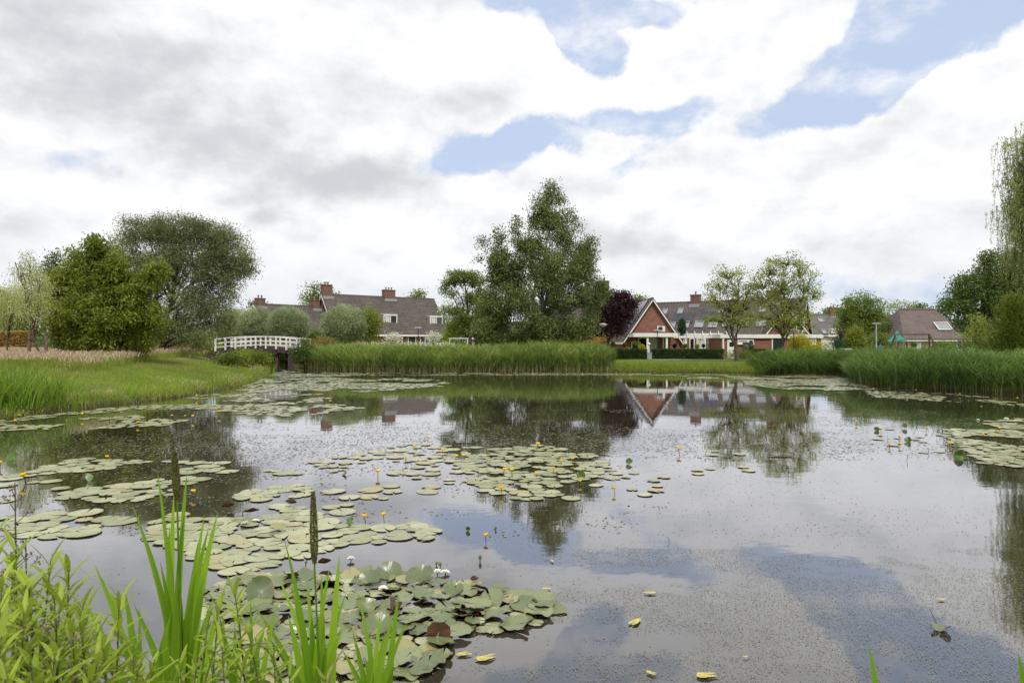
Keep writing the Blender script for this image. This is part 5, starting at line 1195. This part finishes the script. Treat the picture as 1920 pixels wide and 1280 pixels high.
for px_, py_, r_, lb in ((1696, 803, .10, 'upright pointed leaf, tallest beside the right group of yellow flowers'), (1643, 807, .08, 'low folded leaf nearest the right reeds among yellow flowers'), (1703, 828, .09, 'flat-lying folded leaf below the tallest upright leaf'),
                         (1793, 838, .09, 'upright folded leaf above the dark boat-like one'), (1795, 858, .12, 'dark boat-like leaf at the edge of the right pad patch'), (1322, 857, .07, 'lone narrow upright leaf on the open water'),
                         (1180, 869, .08, 'small folded leaf on bright water right of the birch reflection'), (1086, 895, .10, 'bright green folded leaf in the island of pads'), (649, 890, .06, 'small round upright leaf left of mid-pond'),
                         (27, 862, .12, 'upright green leaf at the photo edge near the bank'), (160, 902, .11, 'bright folded leaf over the willow reflection'), (658, 980, .06, 'upright leaf beyond the taller seed spike'),
                         (880, 995, .045, 'small folded leaf left of the lone yellow flower'), (913, 852, .07, 'small upright leaf at the back of the island of pads')):
    raised(px_, py_, r_*.72, random.Random(px_).uniform(.7, 1.3), random.Random(py_).uniform(-1.3, 1.3), lb, 'nuphar', fold=.8, z=r_*.3, name='upright_lily_leaf')

# ------------------------------------------------------------------ flowers
M['yellow'] = plain('yellow_petal', (.80, .50, .01), .45, .3, var=.08)
M['petal'] = plain('white_petal', (.80, .80, .74), .5, .3, var=.04)
M['sepal'] = plain('green_sepal', (.12, .15, .06), .5, .3)
M['stalk'] = plain('dark_stalk', (.05, .045, .02), .5, .3)
def yflower():
    o = empty('yellow_water_lily', (0, 0, 0)); m = MB(); m.tube([(0.02, .0, -.05), (.01, 0, .03), (0, 0, .085)], .0045, 6); m.build('stalk', M['stalk'], o)
    m = MB()
    for k in range(5):
        a = k*1.2566; c, s = math.cos(a), math.sin(a)
        g_ = [[(.006, -.006, .083), (.006, .006, .083)], [(.026, -.018, .090), (.026, .018, .090)], [(.030, -.019, .108), (.030, .019, .108)], [(.018, -.012, .122), (.018, .012, .122)]]
        vs = [(x*c-y*s, x*s+y*c, z) for row in g_ for (x, y, z) in row]; m.raw(vs, [(0, 2, 3, 1), (2, 4, 5, 3), (4, 6, 7, 5)], 0, True)
    m.build('petals', M['yellow'], o)
    m = MB(); m.lathe([(.004, .086), (.014, .1), (.012, .112), (0, .114)], n=8); m.build('centre', M['yellow'], o); return o
def wflower():
    o = empty('white_water_lily', (0, 0, 0)); m = MB()
    for ringn, (n, l, up, w_) in enumerate(((7, .052, .35, .016), (7, .046, .8, .014), (6, .036, 1.25, .012))):
        for k in range(n):
            a = k*6.283/n+ringn*.4; c, s = math.cos(a), math.sin(a); cu, su = math.cos(up), math.sin(up)
            rows = [(.006, .006), (l*.5, w_), (l*.85, w_*.7), (l, .001)]; vs = []
            for i, (r, h) in enumerate(rows):
                for e in (-h, 0, h): q = r*cu+.003; z = .018+r*su+(.004 if e else 0); vs.append((q*c-e*s, q*s+e*c, z))
            m.raw(vs, [(i*3+j, (i+1)*3+j, (i+1)*3+j+1, i*3+j+1) for i in range(3) for j in (0, 1)], 0, True)
    m.build('petals', M['petal'], o); m = MB(); m.lathe([(.004, .02), (.012, .032), (.009, .045), (0, .04)], n=10); m.build('stamens', M['yellow'], o)
    m = MB(); m.tube([(0, 0, -.05), (0, 0, .018)], .006, 6); m.build('stalk', M['stalk'], o); return o
def bud():
    o = empty('lily_bud', (0, 0, 0)); m = MB(); m.tube([(0, 0, -.05), (0, 0, .02)], .005, 6); m.build('stalk', M['stalk'], o)
    m = MB(); m.lathe([(.003, .018), (.014, .028), (.015, .042), (.008, .058), (0, .064)], n=10); m.build('sepals', M['sepal'], o); return o
YF = [(803, 828), (776, 845), (829, 850), (870, 862), (761, 868), (855, 862), (710, 895), (1008, 843), (1074, 867), (1038, 888), (1005, 894), (961, 891), (945, 888), (1052, 872), (1087, 908), (940, 925), (1152, 925), (1272, 852),
      (1605, 796), (1652, 811), (1687, 825), (1736, 808), (1668, 840), (1780, 838), (1867, 824), (1687, 838), (1842, 823), (1874, 810), (1907, 751), (1638, 733), (1717, 734), (1728, 740), (200, 863), (2, 878), (46, 905), (362, 932),
      (153, 779), (167, 777), (155, 784), (362, 788), (405, 775), (411, 779), (322, 785), (260, 798), (36, 783), (30, 795), (347, 783), (618, 758), (367, 748), (469, 749), (500, 738), (719, 978), (683, 980), (913, 1014), (1700, 745), (1800, 742), (1840, 756), (1500, 706), (1540, 712), (610, 702), (700, 703), (870, 703), (1000, 702)]
WF = [(658, 1052), (820, 1077), (835, 1076), (852, 1104), (718, 1108), (479, 979), (459, 985), (560, 1190), (227, 774), (465, 770), (519, 765), (490, 772), (558, 769), (203, 771), (1834, 788), (1887, 787), (1904, 790), (1092, 702), (1155, 699), (1228, 699), (690, 700)]
BF = [(455, 962), (573, 1060), (637, 1080), (673, 1087), (805, 1068), (818, 1060), (826, 1064), (900, 1052), (930, 993), (754, 1084), (666, 1086)]
def place(tpl, pts, names, mk):
    for i, (px_, py_) in enumerate(pts):
        x, D = wp(px_, py_); o = tpl if i == 0 else copy_thing(tpl, (0, 0, 0)); s = random.Random(i*3+1).uniform(.75, 1.1)*(.95 if D < 9 else 1.1)
        o.location = (x, D, 0); o.rotation_euler = (random.Random(i).uniform(-.15, .15), random.Random(i+9).uniform(-.2, .2), random.Random(i+5).uniform(0, 6)); o.scale = (s, s, s*(random.Random(i+77).uniform(.7, 1.15)))
        lb, cat, gr = names(px_, py_, D); tag(o, lb, cat, gr)
def yn(px, py, D):
    sp_ = {(719, 978): 'brightest yellow flower beyond the taller seed spike', (683, 980): 'low yellow flower just left of the brightest one beyond the seed spike', (913, 1014): 'yellow flower on a stalk alone over blue reflected sky', (1152, 925): 'yellow flower at the right end of the island of pads',
           (710, 895): 'yellow flower leaning from the water left of mid-pond', (1272, 852): 'single yellow flower on bright water before the row house reflection', (940, 925): 'yellow flower at the near left corner of the island of pads', (200, 863): 'yellow flower on a broad pad over the willow reflection', (362, 932): 'yellow flower behind the tallest sword leaves', (46, 905): 'yellow flower over pale pads near the photo edge', (2, 878): 'yellow flower cut by the photo edge', (870, 862): 'yellow flower on a straight tall stalk left of the island of pads', (1087, 908): 'yellow flower beside the bright green folded leaf'}
    if (px, py) in sp_: return sp_[(px, py)], 'flower', 'yellow water lilies'
    z = 'among the pads along the raised bank' if px < 650 and py < 800 else 'in the island of pads over the birch reflection' if 900 < px < 1200 and py > 760 else 'on the bright water left of the island of pads' if 650 < px < 900 and py > 760 else 'in front of the right reed bed' if py < 765 and px > 1450 else 'at the foot of the far reeds' if py < 765 else 'in the right group of yellow flowers'
    return 'small yellow water lily '+z, 'flower', 'yellow water lilies '+z
place(yflower(), YF, yn, 'y')
def wn(px, py, D):
    sp_ = {(658, 1052): 'white water lily reflected on clear water beside the taller seed spike', (820, 1077): 'left one of the pair of open white water lilies', (835, 1076): 'right one of the pair of open white water lilies', (852, 1104): 'white water lily resting on the heart-shaped lifted pad', (718, 1108): 'creamy white water lily on the crowded patch, in front of the lifted pads', (479, 979): 'half-open white lily among brown-edged pads', (459, 985): 'half-open white lily left of its twin among brown-edged pads', (560, 1190): 'white lily hidden among the short sword leaves', (227, 774): 'larger white lily in the pads under the raised bank'}
    if (px, py) in sp_: return sp_[(px, py)], 'flower', 'white water lilies'
    z = 'among the pads along the raised bank' if px < 650 else 'at the far right pad patch' if px > 1700 else 'at the foot of the far shore'
    return 'tiny white water lily '+z, 'flower', 'white water lilies '+z
place(wflower(), WF, wn, 'w')
def bn(px, py, D):
    sp_ = {(930, 993): 'dark bud standing alone on blue reflected sky', (900, 1052): 'dark bud right of the pair of open white lilies', (455, 962): 'dark bud farthest in the loose pad patch', (573, 1060): 'dark bud left of the taller seed spike', (637, 1080): 'dark bud just right of the taller seed spike', (754, 1084): 'dark bud between the lifted pads'}
    return sp_.get((px, py), 'small dark lily bud near the open white lilies'), 'bud', 'dark lily buds'
place(bud(), BF, bn, 'b')

# ------------------------------------------------------------------ floating weed and leaf litter
M['weed'] = leafmat('floating_weed', (.06, .06, .035), (.25, .235, .15), trans=.0, rough=.6)
rg = np.random.default_rng(601)
def flecks(n, x0, x1, y0, y1, s0, s1, fr, thr, seed, fn=None):
    P = np.c_[rg.uniform(x0, x1, n), rg.uniform(y0, y1, n), np.zeros(n)]
    k = np.abs(P[:, 0]) < P[:, 1]*.78+.3; P = P[k]
    nz = .5*vnoise(P*[.45, 1.1, 1]+P[:, [1, 0, 2]]*[.3, 0, 0], fr, seed)+.5*vnoise(P*[.7, 1.2, 1], fr*3.7, seed+1)
    if fn is not None: nz = nz+fn(P)
    k = nz > thr+rg.normal(0, .05, len(P)); P = P[k]; P = P[pdist(P[:, :2]) < -.05]; N = len(P)
    a = rg.uniform(0, 6.28, N); l = rg.uniform(s0, s1, (N, 1)); w_ = l*rg.uniform(.3, .6, (N, 1)); u = np.c_[np.cos(a), np.sin(a), np.zeros(N)]; v = np.c_[-np.sin(a), np.cos(a), np.zeros(N)]
    P[:, 2] = rg.uniform(.003, .007, N); k_ = rg.uniform(-.5, .5, (N, 1))
    V = np.stack([P-u*l, P+v*w_+u*l*k_, P+u*l, P-v*w_+u*l*k_*.5], 1).reshape(-1, 3)
    return V, np.arange(N*4).reshape(-1, 4), np.repeat(rg.uniform(0, 1, N), 4)
rightish = lambda P: .20*sm((P[:, 0]/P[:, 1]*F+80)/500)-.02
V, Fc, T = merge([flecks(110000, -1.6, 5.6, 3.5, 6.6, .002, .0075, 2.2, .50, 3, lambda P: rightish(P)-.22*sm((P[:, 1]-4.9)/1.5)+.02), flecks(16000, -5, 6.5, 3.4, 9, .003, .011, 1.6, .62, 13), flecks(13000, -10, 12, 7, 15, .006, .018, .7, .66, 4, rightish), flecks(14000, -22, 26, 14, 30, .012, .04, .33, .66, 6),
                  flecks(18000, -6, 20, 11.5, 17.5, .012, .04, .5, .40, 8, lambda P: .45*np.exp(-((P[:, 0]/P[:, 1]*F-475)/170)**2-((P[:, 1]-12.8)/2.4)**2)-.16), flecks(18000, -8, 12, 12, 20, .012, .04, .5, .40, 9, lambda P: .45*np.exp(-((P[:, 0]/P[:, 1]*F-90)/200)**2-((P[:, 1]-14.5)/2.2)**2)-.16),
                  flecks(14000, -12, 2, 7, 15, .012, .035, .6, .42, 12, lambda P: .4*np.exp(-((P[:, 0]/P[:, 1]*F+660)/260)**2-((P[:, 1]-10.3)/2.2)**2)-.16), flecks(12000, 12, 24, 26, 42, .05, .12, .4, .5, 10)])
tag(npmesh('floating_weed', V, Fc, M['weed'], None, T), 'specks of brown-green weed floating on the pond', 'pond weed', kind='stuff')
M['yleaf'] = plain('yellowed_leaf', (.42, .36, .10), .6, .3, var=.3, scale=40)
for px_, py_, r_, rz_, lb in ((1218, 1113, .05, .2, 'pale yellow leaf floating on blue reflected sky'), (1190, 1168, .065, .9, 'ragged yellow leaf floating lower right of the crowded patch'), (1325, 1268, .07, .1, 'ragged greenish yellow leaf at the bottom edge of the photo'), (1222, 1264, .035, -.6, 'small pointed yellow leaf near the bottom edge'),
                              (1764, 1125, .035, -.2, 'small curled yellow leaf above the boat-shaped one'), (1398, 1233, .02, .4, 'tiny yellow leaf between the two bottom ones'), (1025, 1105, .04, .3, 'round yellowed leaf beyond the tip of the crowded patch'), (912, 1235, .075, .5, 'yellow torn leaf mass below the crowded patch'), (870, 1228, .05, .1, 'pinkish decaying leaf left of the torn yellow one'), (1035, 1053, .03, 1.9, 'narrow upright-floating tan leaf beside the birch reflection')):
    x, D = wp(px_, py_); r2 = np.random.default_rng(px_); V, Tn, U = padgeo(r2, 16, 2, .03, .02, irr=.13, notch=.6); V[:, 1] *= .5
    o = npmesh('floating_leaf', V*r_, Tn, M['yleaf'], None, None, U, True); o.location = (x, D, .012); o.rotation_euler = (0, 0, rz_); tag(o, lb, 'leaf', 'leaves floating on the pond')
o = raised(1765, 1183, .062, -.12, .1, 'brown boat-shaped leaf with a stalk floating on the open water', 'pad_raised', fold=.6, z=.006, cup=.1, name='boat_shaped_leaf')
m = MB(); m.tube([(.0, .03, .01), (.03, .10, .05), (.045, .16, .10)], [.004, .003, .002], 5); m.build('stalk', M['stalk'], o)
st = MB(); st.tube([(0, 0, -.1), (.0, 0, .13)], [.017, .015], 8); s_ = st.build('stump', M['timber']); x, D = wp(736, 1150); s_.location = (x, D, 0); tag(s_, 'short brown stump poking up between the crowded pads', 'stump')
for i, (px_, py_, h_, lb) in enumerate(((1253, 1015, .05, 'thin bent twig poking from open water right of the birch reflection'), (1700, 864, .10, 'thin dark twig in the right flower group'), (1664, 828, .12, 'crooked dark twig nearest the right reeds'), (470, 873, .08, 'thin stalk over the willow reflection'), (755, 885, .08, 'dark stalk left of the island of pads'), (483, 893, .06, 'short stalk just below the one over the willow reflection'), (1740, 850, .1, 'bent red-brown stalk before the boat-like leaf'))):
    x, D = wp(px_, py_); m = MB(); m.tube([(0, 0, -.03), (.01, 0, h_*.5), (-.012+.03*(i % 2), 0, h_)], .0035 if D > 8 else .0022, 5); o = m.build('twig', M['stalk']); o.location = (x, D, 0); tag(o, lb, 'twig')
lg = MB(); lg.tube([(-.22, 0, .004), (0, .02, .01), (.20, 0, .006)], [.010, .014, .008], 7); o = lg.build('floating_stick', M['stalk']); x, D = wp(1463, 857); o.location = (x, D, 0); tag(o, 'short dark stick floating over the reflection of the taller thin-leaved tree', 'stick')

# ------------------------------------------------------------------ foreground plants
def ribbon(mb, base, tip, w, bow=(0, 0, 0), seg=10, fold=.18, face=None, tipcurve=0.):
    base, tip, bow = Vector(base), Vector(tip), Vector(bow); mid = (base+tip)/2+bow; vs = []
    for i in range(seg+1):
        t = i/seg; p = base*(1-t)**2+mid*2*t*(1-t)+tip*t*t; d = ((mid-base)*(1-t)+(tip-mid)*t).normalized()
        f = Vector(face) if face else Vector((0, -1, .1)); s = d.cross(f).normalized(); n = s.cross(d).normalized()
        ww = w*(.55+.45*min(1, t*3))*(max(0, 1-max(0, t-.35)/.65)**.62 if t > .35 else 1)/2
        vs += [p-s*ww+n*ww*fold, p-n*ww*fold, p+s*ww+n*ww*fold]
    mb.raw(vs, [(i*3+j, i*3+j+1, (i+1)*3+j+1, (i+1)*3+j) for i in range(seg) for j in (0, 1)], 0, True)
M['bladef'] = leafmat('sword_leaf', (.060, .135, .008), (.185, .30, .020), trans=.45, rough=.35, spec=.4)
def clump(label, bpx, bD, spec, seed):
    bx = (bpx-960)/F*bD; bz = max(0.0, gz(bx, bD))-.02; o = empty('sword_leaf_clump', (bx, bD, bz), 0, label, 'marsh plant'); r = random.Random(seed)
    for s in spec:
        tx, ty, w_ = s[0], s[1], s[2]; dD = s[3] if len(s) > 3 else r.uniform(-.12, .12); side = s[4] if len(s) > 4 else 0; ox = s[5] if len(s) > 5 else r.uniform(-.05, .05)
        tD = bD+dD; tip = Vector(((tx-960)/F*tD-bx, dD, CAMH-(ty-640)*tD/F-bz)); b = Vector((ox, r.uniform(-.05, .05), 0))
        out_ = Vector((-(tip.x-b.x)*.35+side, -dD*.3, tip.z*.06)); m = MB(); ribbon(m, b, tip, w_*1.55, out_, 12, face=(r.uniform(-.6, .6), -1, r.uniform(0, .3)))
        q = m.build('leaf', M['bladef'], o)
        at_ = q.data.attributes.new('tint', 'FLOAT', 'POINT'); at_.data.foreach_set('value', np.full(len(q.data.vertices), r.uniform(.1, .9), dtype=np.float32))
    return o
def arches(label, bpx, bD, spec):
    bx = (bpx-960)/F*bD; bz = max(0.0, gz(bx, bD))-.02; o = empty('arching_grass', (bx, bD, bz), 0, label, 'grass tuft')
    for k, (tx, ty, hz_, w_, mt) in enumerate(spec):
        tip = Vector(((tx-960)/F*bD-bx, -.1+.05*k, CAMH-(ty-640)*bD/F-bz)); m = MB(); ribbon(m, (0.02*k, 0, 0), tip, w_, (0, 0, hz_), 14, face=(0, -.6, 1)); m.build('leaf', M[mt], o)
arches('pale arching grass blades crossing in front of the broad-leaved clump', 330, 2.6, [(215, 1175, .55, .012, 'straw'), (448, 1190, .5, .013, 'grass'), (190, 1235, .5, .012, 'straw'), (400, 1165, .65, .011, 'grass')])
arches('arching grass blades crossing in front of the darker spike clump', 560, 2.8, [(690, 1190, .45, .012, 'straw'), (480, 1215, .5, .012, 'grass'), (650, 1235, .4, .011, 'grass')])
clump('tallest clump of bright green sword leaves at the pond edge', 335, 3.15,
      [(247, 942, .030), (294, 876, .034), (326, 925, .030), (318, 985, .024), (351, 880, .034), (345, 960, .026), (384, 962, .034), (392, 985, .030), (409, 958, .036), (366, 1045, .034), (372, 1010, .026), (300, 1050, .030), (275, 1010, .022), (425, 1090, .026, .1, .05), (336, 1080, .04), (312, 1130, .034), (352, 1120, .036), (400, 1120, .03), (250, 1130, .03)], 1)
clump('broad-leaved clump leaning left in front of the tallest one', 285, 2.75, [(176, 1055, .042), (232, 1100, .034), (150, 1115, .028), (262, 1135, .036), (215, 1170, .034), (320, 1150, .034), (190, 1215, .03), (300, 1200, .034)], 2)
clump('clump of sword leaves carrying the darker seed spike, right of the tallest one', 597, 3.1,
      [(533, 1010, .020), (478, 1138, .026), (575, 1080, .030), (603, 1074, .034), (618, 1062, .024), (637, 1036, .032), (651, 1105, .026), (560, 1120, .030), (516, 1068, .018), (540, 1152, .034), (585, 1150, .036), (628, 1128, .03), (500, 1190, .03), (566, 1200, .036), (610, 1190, .034), (645, 1170, .028), (545, 1085, .02)], 3)
clump('outermost clump of sword leaves beside the round dark pad', 708, 3.2, [(764, 1165, .028), (748, 1112, .030), (738, 1150, .030), (713, 1148, .024), (722, 1185, .034), (695, 1195, .032), (671, 1110, .020), (660, 1180, .028), (684, 1230, .034), (740, 1220, .03), (640, 1215, .026)], 4)
clump('short clump of sword leaves between the tallest and the darker spike', 455, 2.9, [(520, 1130, .022), (410, 1150, .026), (440, 1170, .03), (470, 1120, .024), (500, 1165, .026), (430, 1210, .03), (485, 1220, .03), (380, 1185, .028)], 5)
clump('single sword leaf tip rising at the bottom of the photo over open water', 1655, 3.3, [(1628, 1208, .034, 0, 0, 0), (1668, 1300, .03), (1640, 1330, .03)], 6)
clump('single sword leaf tip in the bottom corner by the photo edge', 1925, 3.3, [(1909, 1222, .026, 0, 0, 0), (1935, 1240, .03), (1960, 1280, .03)], 7)
M['spike'] = leafmat('sedge_spike', (.045, .050, .014), (.12, .11, .035), trans=.15, rough=.7)
def spike(label, px, py0, py1, bpx, D, seed, lean=.0):
    bx = (bpx-960)/F*D; bz = max(0, gz(bx, D))-.02; o = empty('sedge_seed_spike', (bx, D, bz), 0, label, 'sedge'); r = np.random.default_rng(seed)
    top = np.array([(px-960)/F*D-bx, 0, CAMH-(py0-640)*D/F-bz]); bot = np.array([top[0]+lean*D, 0, CAMH-(py1-640)*D/F-bz])
    m = MB(); m.tube([(0, 0, 0), tuple(bot*.5+np.array([.01, 0, 0])), tuple(bot), tuple(top)], [.006, .005, .004, .002], 7); m.build('stem', M['bladef'], o)
    n = 2600; t = r.uniform(0, 1, n); c = bot+(top-bot)*t[:, None]; rad = (.0115*np.sin(np.clip(t, .03, 1)**.6*math.pi*.93)+.004); a = r.uniform(0, 6.28, n); ou = np.c_[np.cos(a), np.sin(a), np.zeros(n)]
    V, Fc, T = leaves(c+ou*rad[:, None], ou*.8+[0, 0, 1.8], 1, (.001,)*3, .014, .003, -1.2, r.uniform(0, 1, n), r); npmesh('seed_head', V, Fc, M['spike'], o, T)
spike('fuzzy seed spike above the tallest sword leaves', 327, 846, 935, 338, 3.1, 1, .004); spike('dark seed spike standing clear of its leaves against the water', 587, 922, 1055, 600, 3.05, 2, .002)
# leafy herbs in the bottom corner
def herb(px, py, D, seed, n=None, lean=0.):
    r = random.Random(seed); x = (px-960)/F*D; bx = x+r.uniform(-.08, .08)+lean; bz = max(0, gz(bx, D))-.02; H = CAMH-(py-640)*D/F-bz
    o = empty('leafy_herb', (bx, D, bz), 0, None, 'herb'); tx = x-bx; sp_ = [Vector((tx*t**1.5, .02*math.sin(t*5+seed), H*t)) for t in [k/8 for k in range(9)]]
    m = MB(); m.tube(sp_, [.006-.004*k/8 for k in range(9)], 6); m.build('stem', M['herb_stem'], o); m = MB(); n = n or int(H/.020); tints = []
    for k in range(n):
        t = .25+.75*(k+.5)/n; p = sp_[min(7, int(t*8))].lerp(sp_[min(8, int(t*8)+1)], t*8-int(t*8)) if t < 1 else sp_[8]
        a = k*2.4+r.uniform(-.3, .3); e = .35+.75*max(0, (t-.8)*5)*.8+r.uniform(-.2, .2); l = r.uniform(.095, .155)*(1 if t < .9 else .75)
        d = Vector((math.cos(a)*math.cos(e), math.sin(a)*math.cos(e), math.sin(e))); tip = p+d*l+Vector((0, 0, -.025*(1-t)))
        nv = len(m.v); ribbon(m, p, tip, r.uniform(.013, .021), (0, 0, .018), 5, .22, face=(-d.x*math.tan(.6), -d.y, 1.2)); tints += [r.uniform(0, .6)+.4*t]*(len(m.v)-nv)
    q = m.build('foliage', M['herb'], o); at_ = q.data.attributes.new('tint', 'FLOAT', 'POINT'); at_.data.foreach_set('value', np.array(tints, dtype=np.float32)); return o
HB = [(40, 1100, 2.15), (95, 1120, 2.25), (150, 1160, 2.2), (120, 1200, 2.05), (200, 1210, 2.2), (0, 1140, 1.95), (22, 1032, 2.3), (88, 1052, 2.25), (128, 1068, 2.35), (60, 1095, 2.2), (12, 1080, 2.05), (158, 1130, 2.3), (108, 1130, 2.1), (35, 1150, 1.95), (72, 1180, 2.0), (140, 1190, 2.1), (190, 1180, 2.35), (8, 1190, 1.85), (100, 1225, 1.9), (175, 1240, 2.1), (50, 1240, 1.85),
      (225, 1120, 2.5), (215, 1230, 2.3), (255, 1205, 2.5), (-10, 990, 2.5), (285, 1240, 2.5), (405, 1140, 2.75), (440, 1110, 2.7), (470, 1180, 2.7), (420, 1210, 2.6), (372, 1225, 2.6), (335, 1250, 2.55), (510, 1225, 2.75), (130, 1150, 2.5), (-20, 1120, 2.1), (30, 1060, 2.6), (60, 1140, 2.45), (455, 1250, 2.6), (250, 1262, 2.4), (165, 1275, 2.0), (85, 1270, 1.9), (20, 1265, 1.8), (545, 1262, 2.8), (610, 1272, 2.85)]
for i, (px_, py_, D_x) in enumerate(HB):
    z = ('in the bottom corner left of the sword leaves' if px_ < 200 else 'between the broad-leaved clump and the corner' if px_ < 300 else 'in front of the short sword leaves'); lb = 'fresh green lance-leaved herb '+z
    sp_ = {6: 'lance-leaved herb with its tip highest at the photo edge', 7: 'lance-leaved herb standing clear against the water, left of another like it', 8: 'lance-leaved herb standing clear against the water, nearest the broad sword leaf', 26: 'lance-leaved herb in front of the tallest sword clump', 27: 'taller lance-leaved herb between the tallest and the short sword clumps'}
    h = herb(px_, py_, D_x, 700+i); tag(h, sp_.get(i, lb), None, 'leafy herbs '+z)
M['dryhead'] = leafmat('dry_brown_head', (.09, .055, .045), (.19, .13, .105), trans=.1, rough=.8)
def drystalk(px, py, D, label, seed):
    r = np.random.default_rng(seed); x = (px-960)/F*D; bz = max(0, gz(x, D))-.02; H = CAMH-(py-640)*D/F-bz; o = empty('dry_stalk', (x, D, bz), 0, label, 'dry plant')
    m = MB(); m.tube([(0, 0, 0), (.01, 0, H*.5), (.0, 0, H)], [.005, .004, .002], 6)
    hs = []
    for k in range(9):
        t = .68+.32*k/9; a = k*2.2; b = Vector((0, 0, H*t)); e = b+Vector((math.cos(a)*.04, math.sin(a)*.04, .04)); m.tube([b, e], [.002, .001], 4); hs.append(np.array(e))
    m.build('stem', M['stalk'], o)
    for e in hs:
        P = e+r.normal(0, .008, (20, 3)); V, Fc, T = leaves(P, np.zeros_like(P), 1, (.003,)*3, .011, .007, 0, r.uniform(0, 1, 20), r); npmesh('seed_head', V, Fc, M['dryhead'], o, T)
drystalk(28, 905, 2.4, 'dry dark stalk with small seed heads highest at the photo edge', 1); drystalk(105, 1160, 1.95, 'dry brown fuzzy seed head low in the bottom corner', 2); drystalk(60, 1175, 2.05, 'dry brown fuzzy seed head beside another in the bottom corner', 3); drystalk(48, 1010, 2.6, 'thin dry stalk right of the highest dry stalk', 4)
# rank grass on the near bank below the frame, seen between the herbs
P, d = region(9000, -3.2, .9, .9, 3.15, lambda x, y, d, u: (d > -.05) & (x < -.35), rg)
V, Fc, T = blades(P, rg.uniform(.25, .6, len(P)), .010, rg.uniform(0, 6.3, len(P)), rg.uniform(0, .4, len(P)), rg.uniform(.1, .7, len(P)), 4, rg=rg)
tag(npmesh('near_bank_grass', V, Fc, M['grass'], None, T), 'rank grass under the herbs on the near bank', 'grass', kind='stuff')
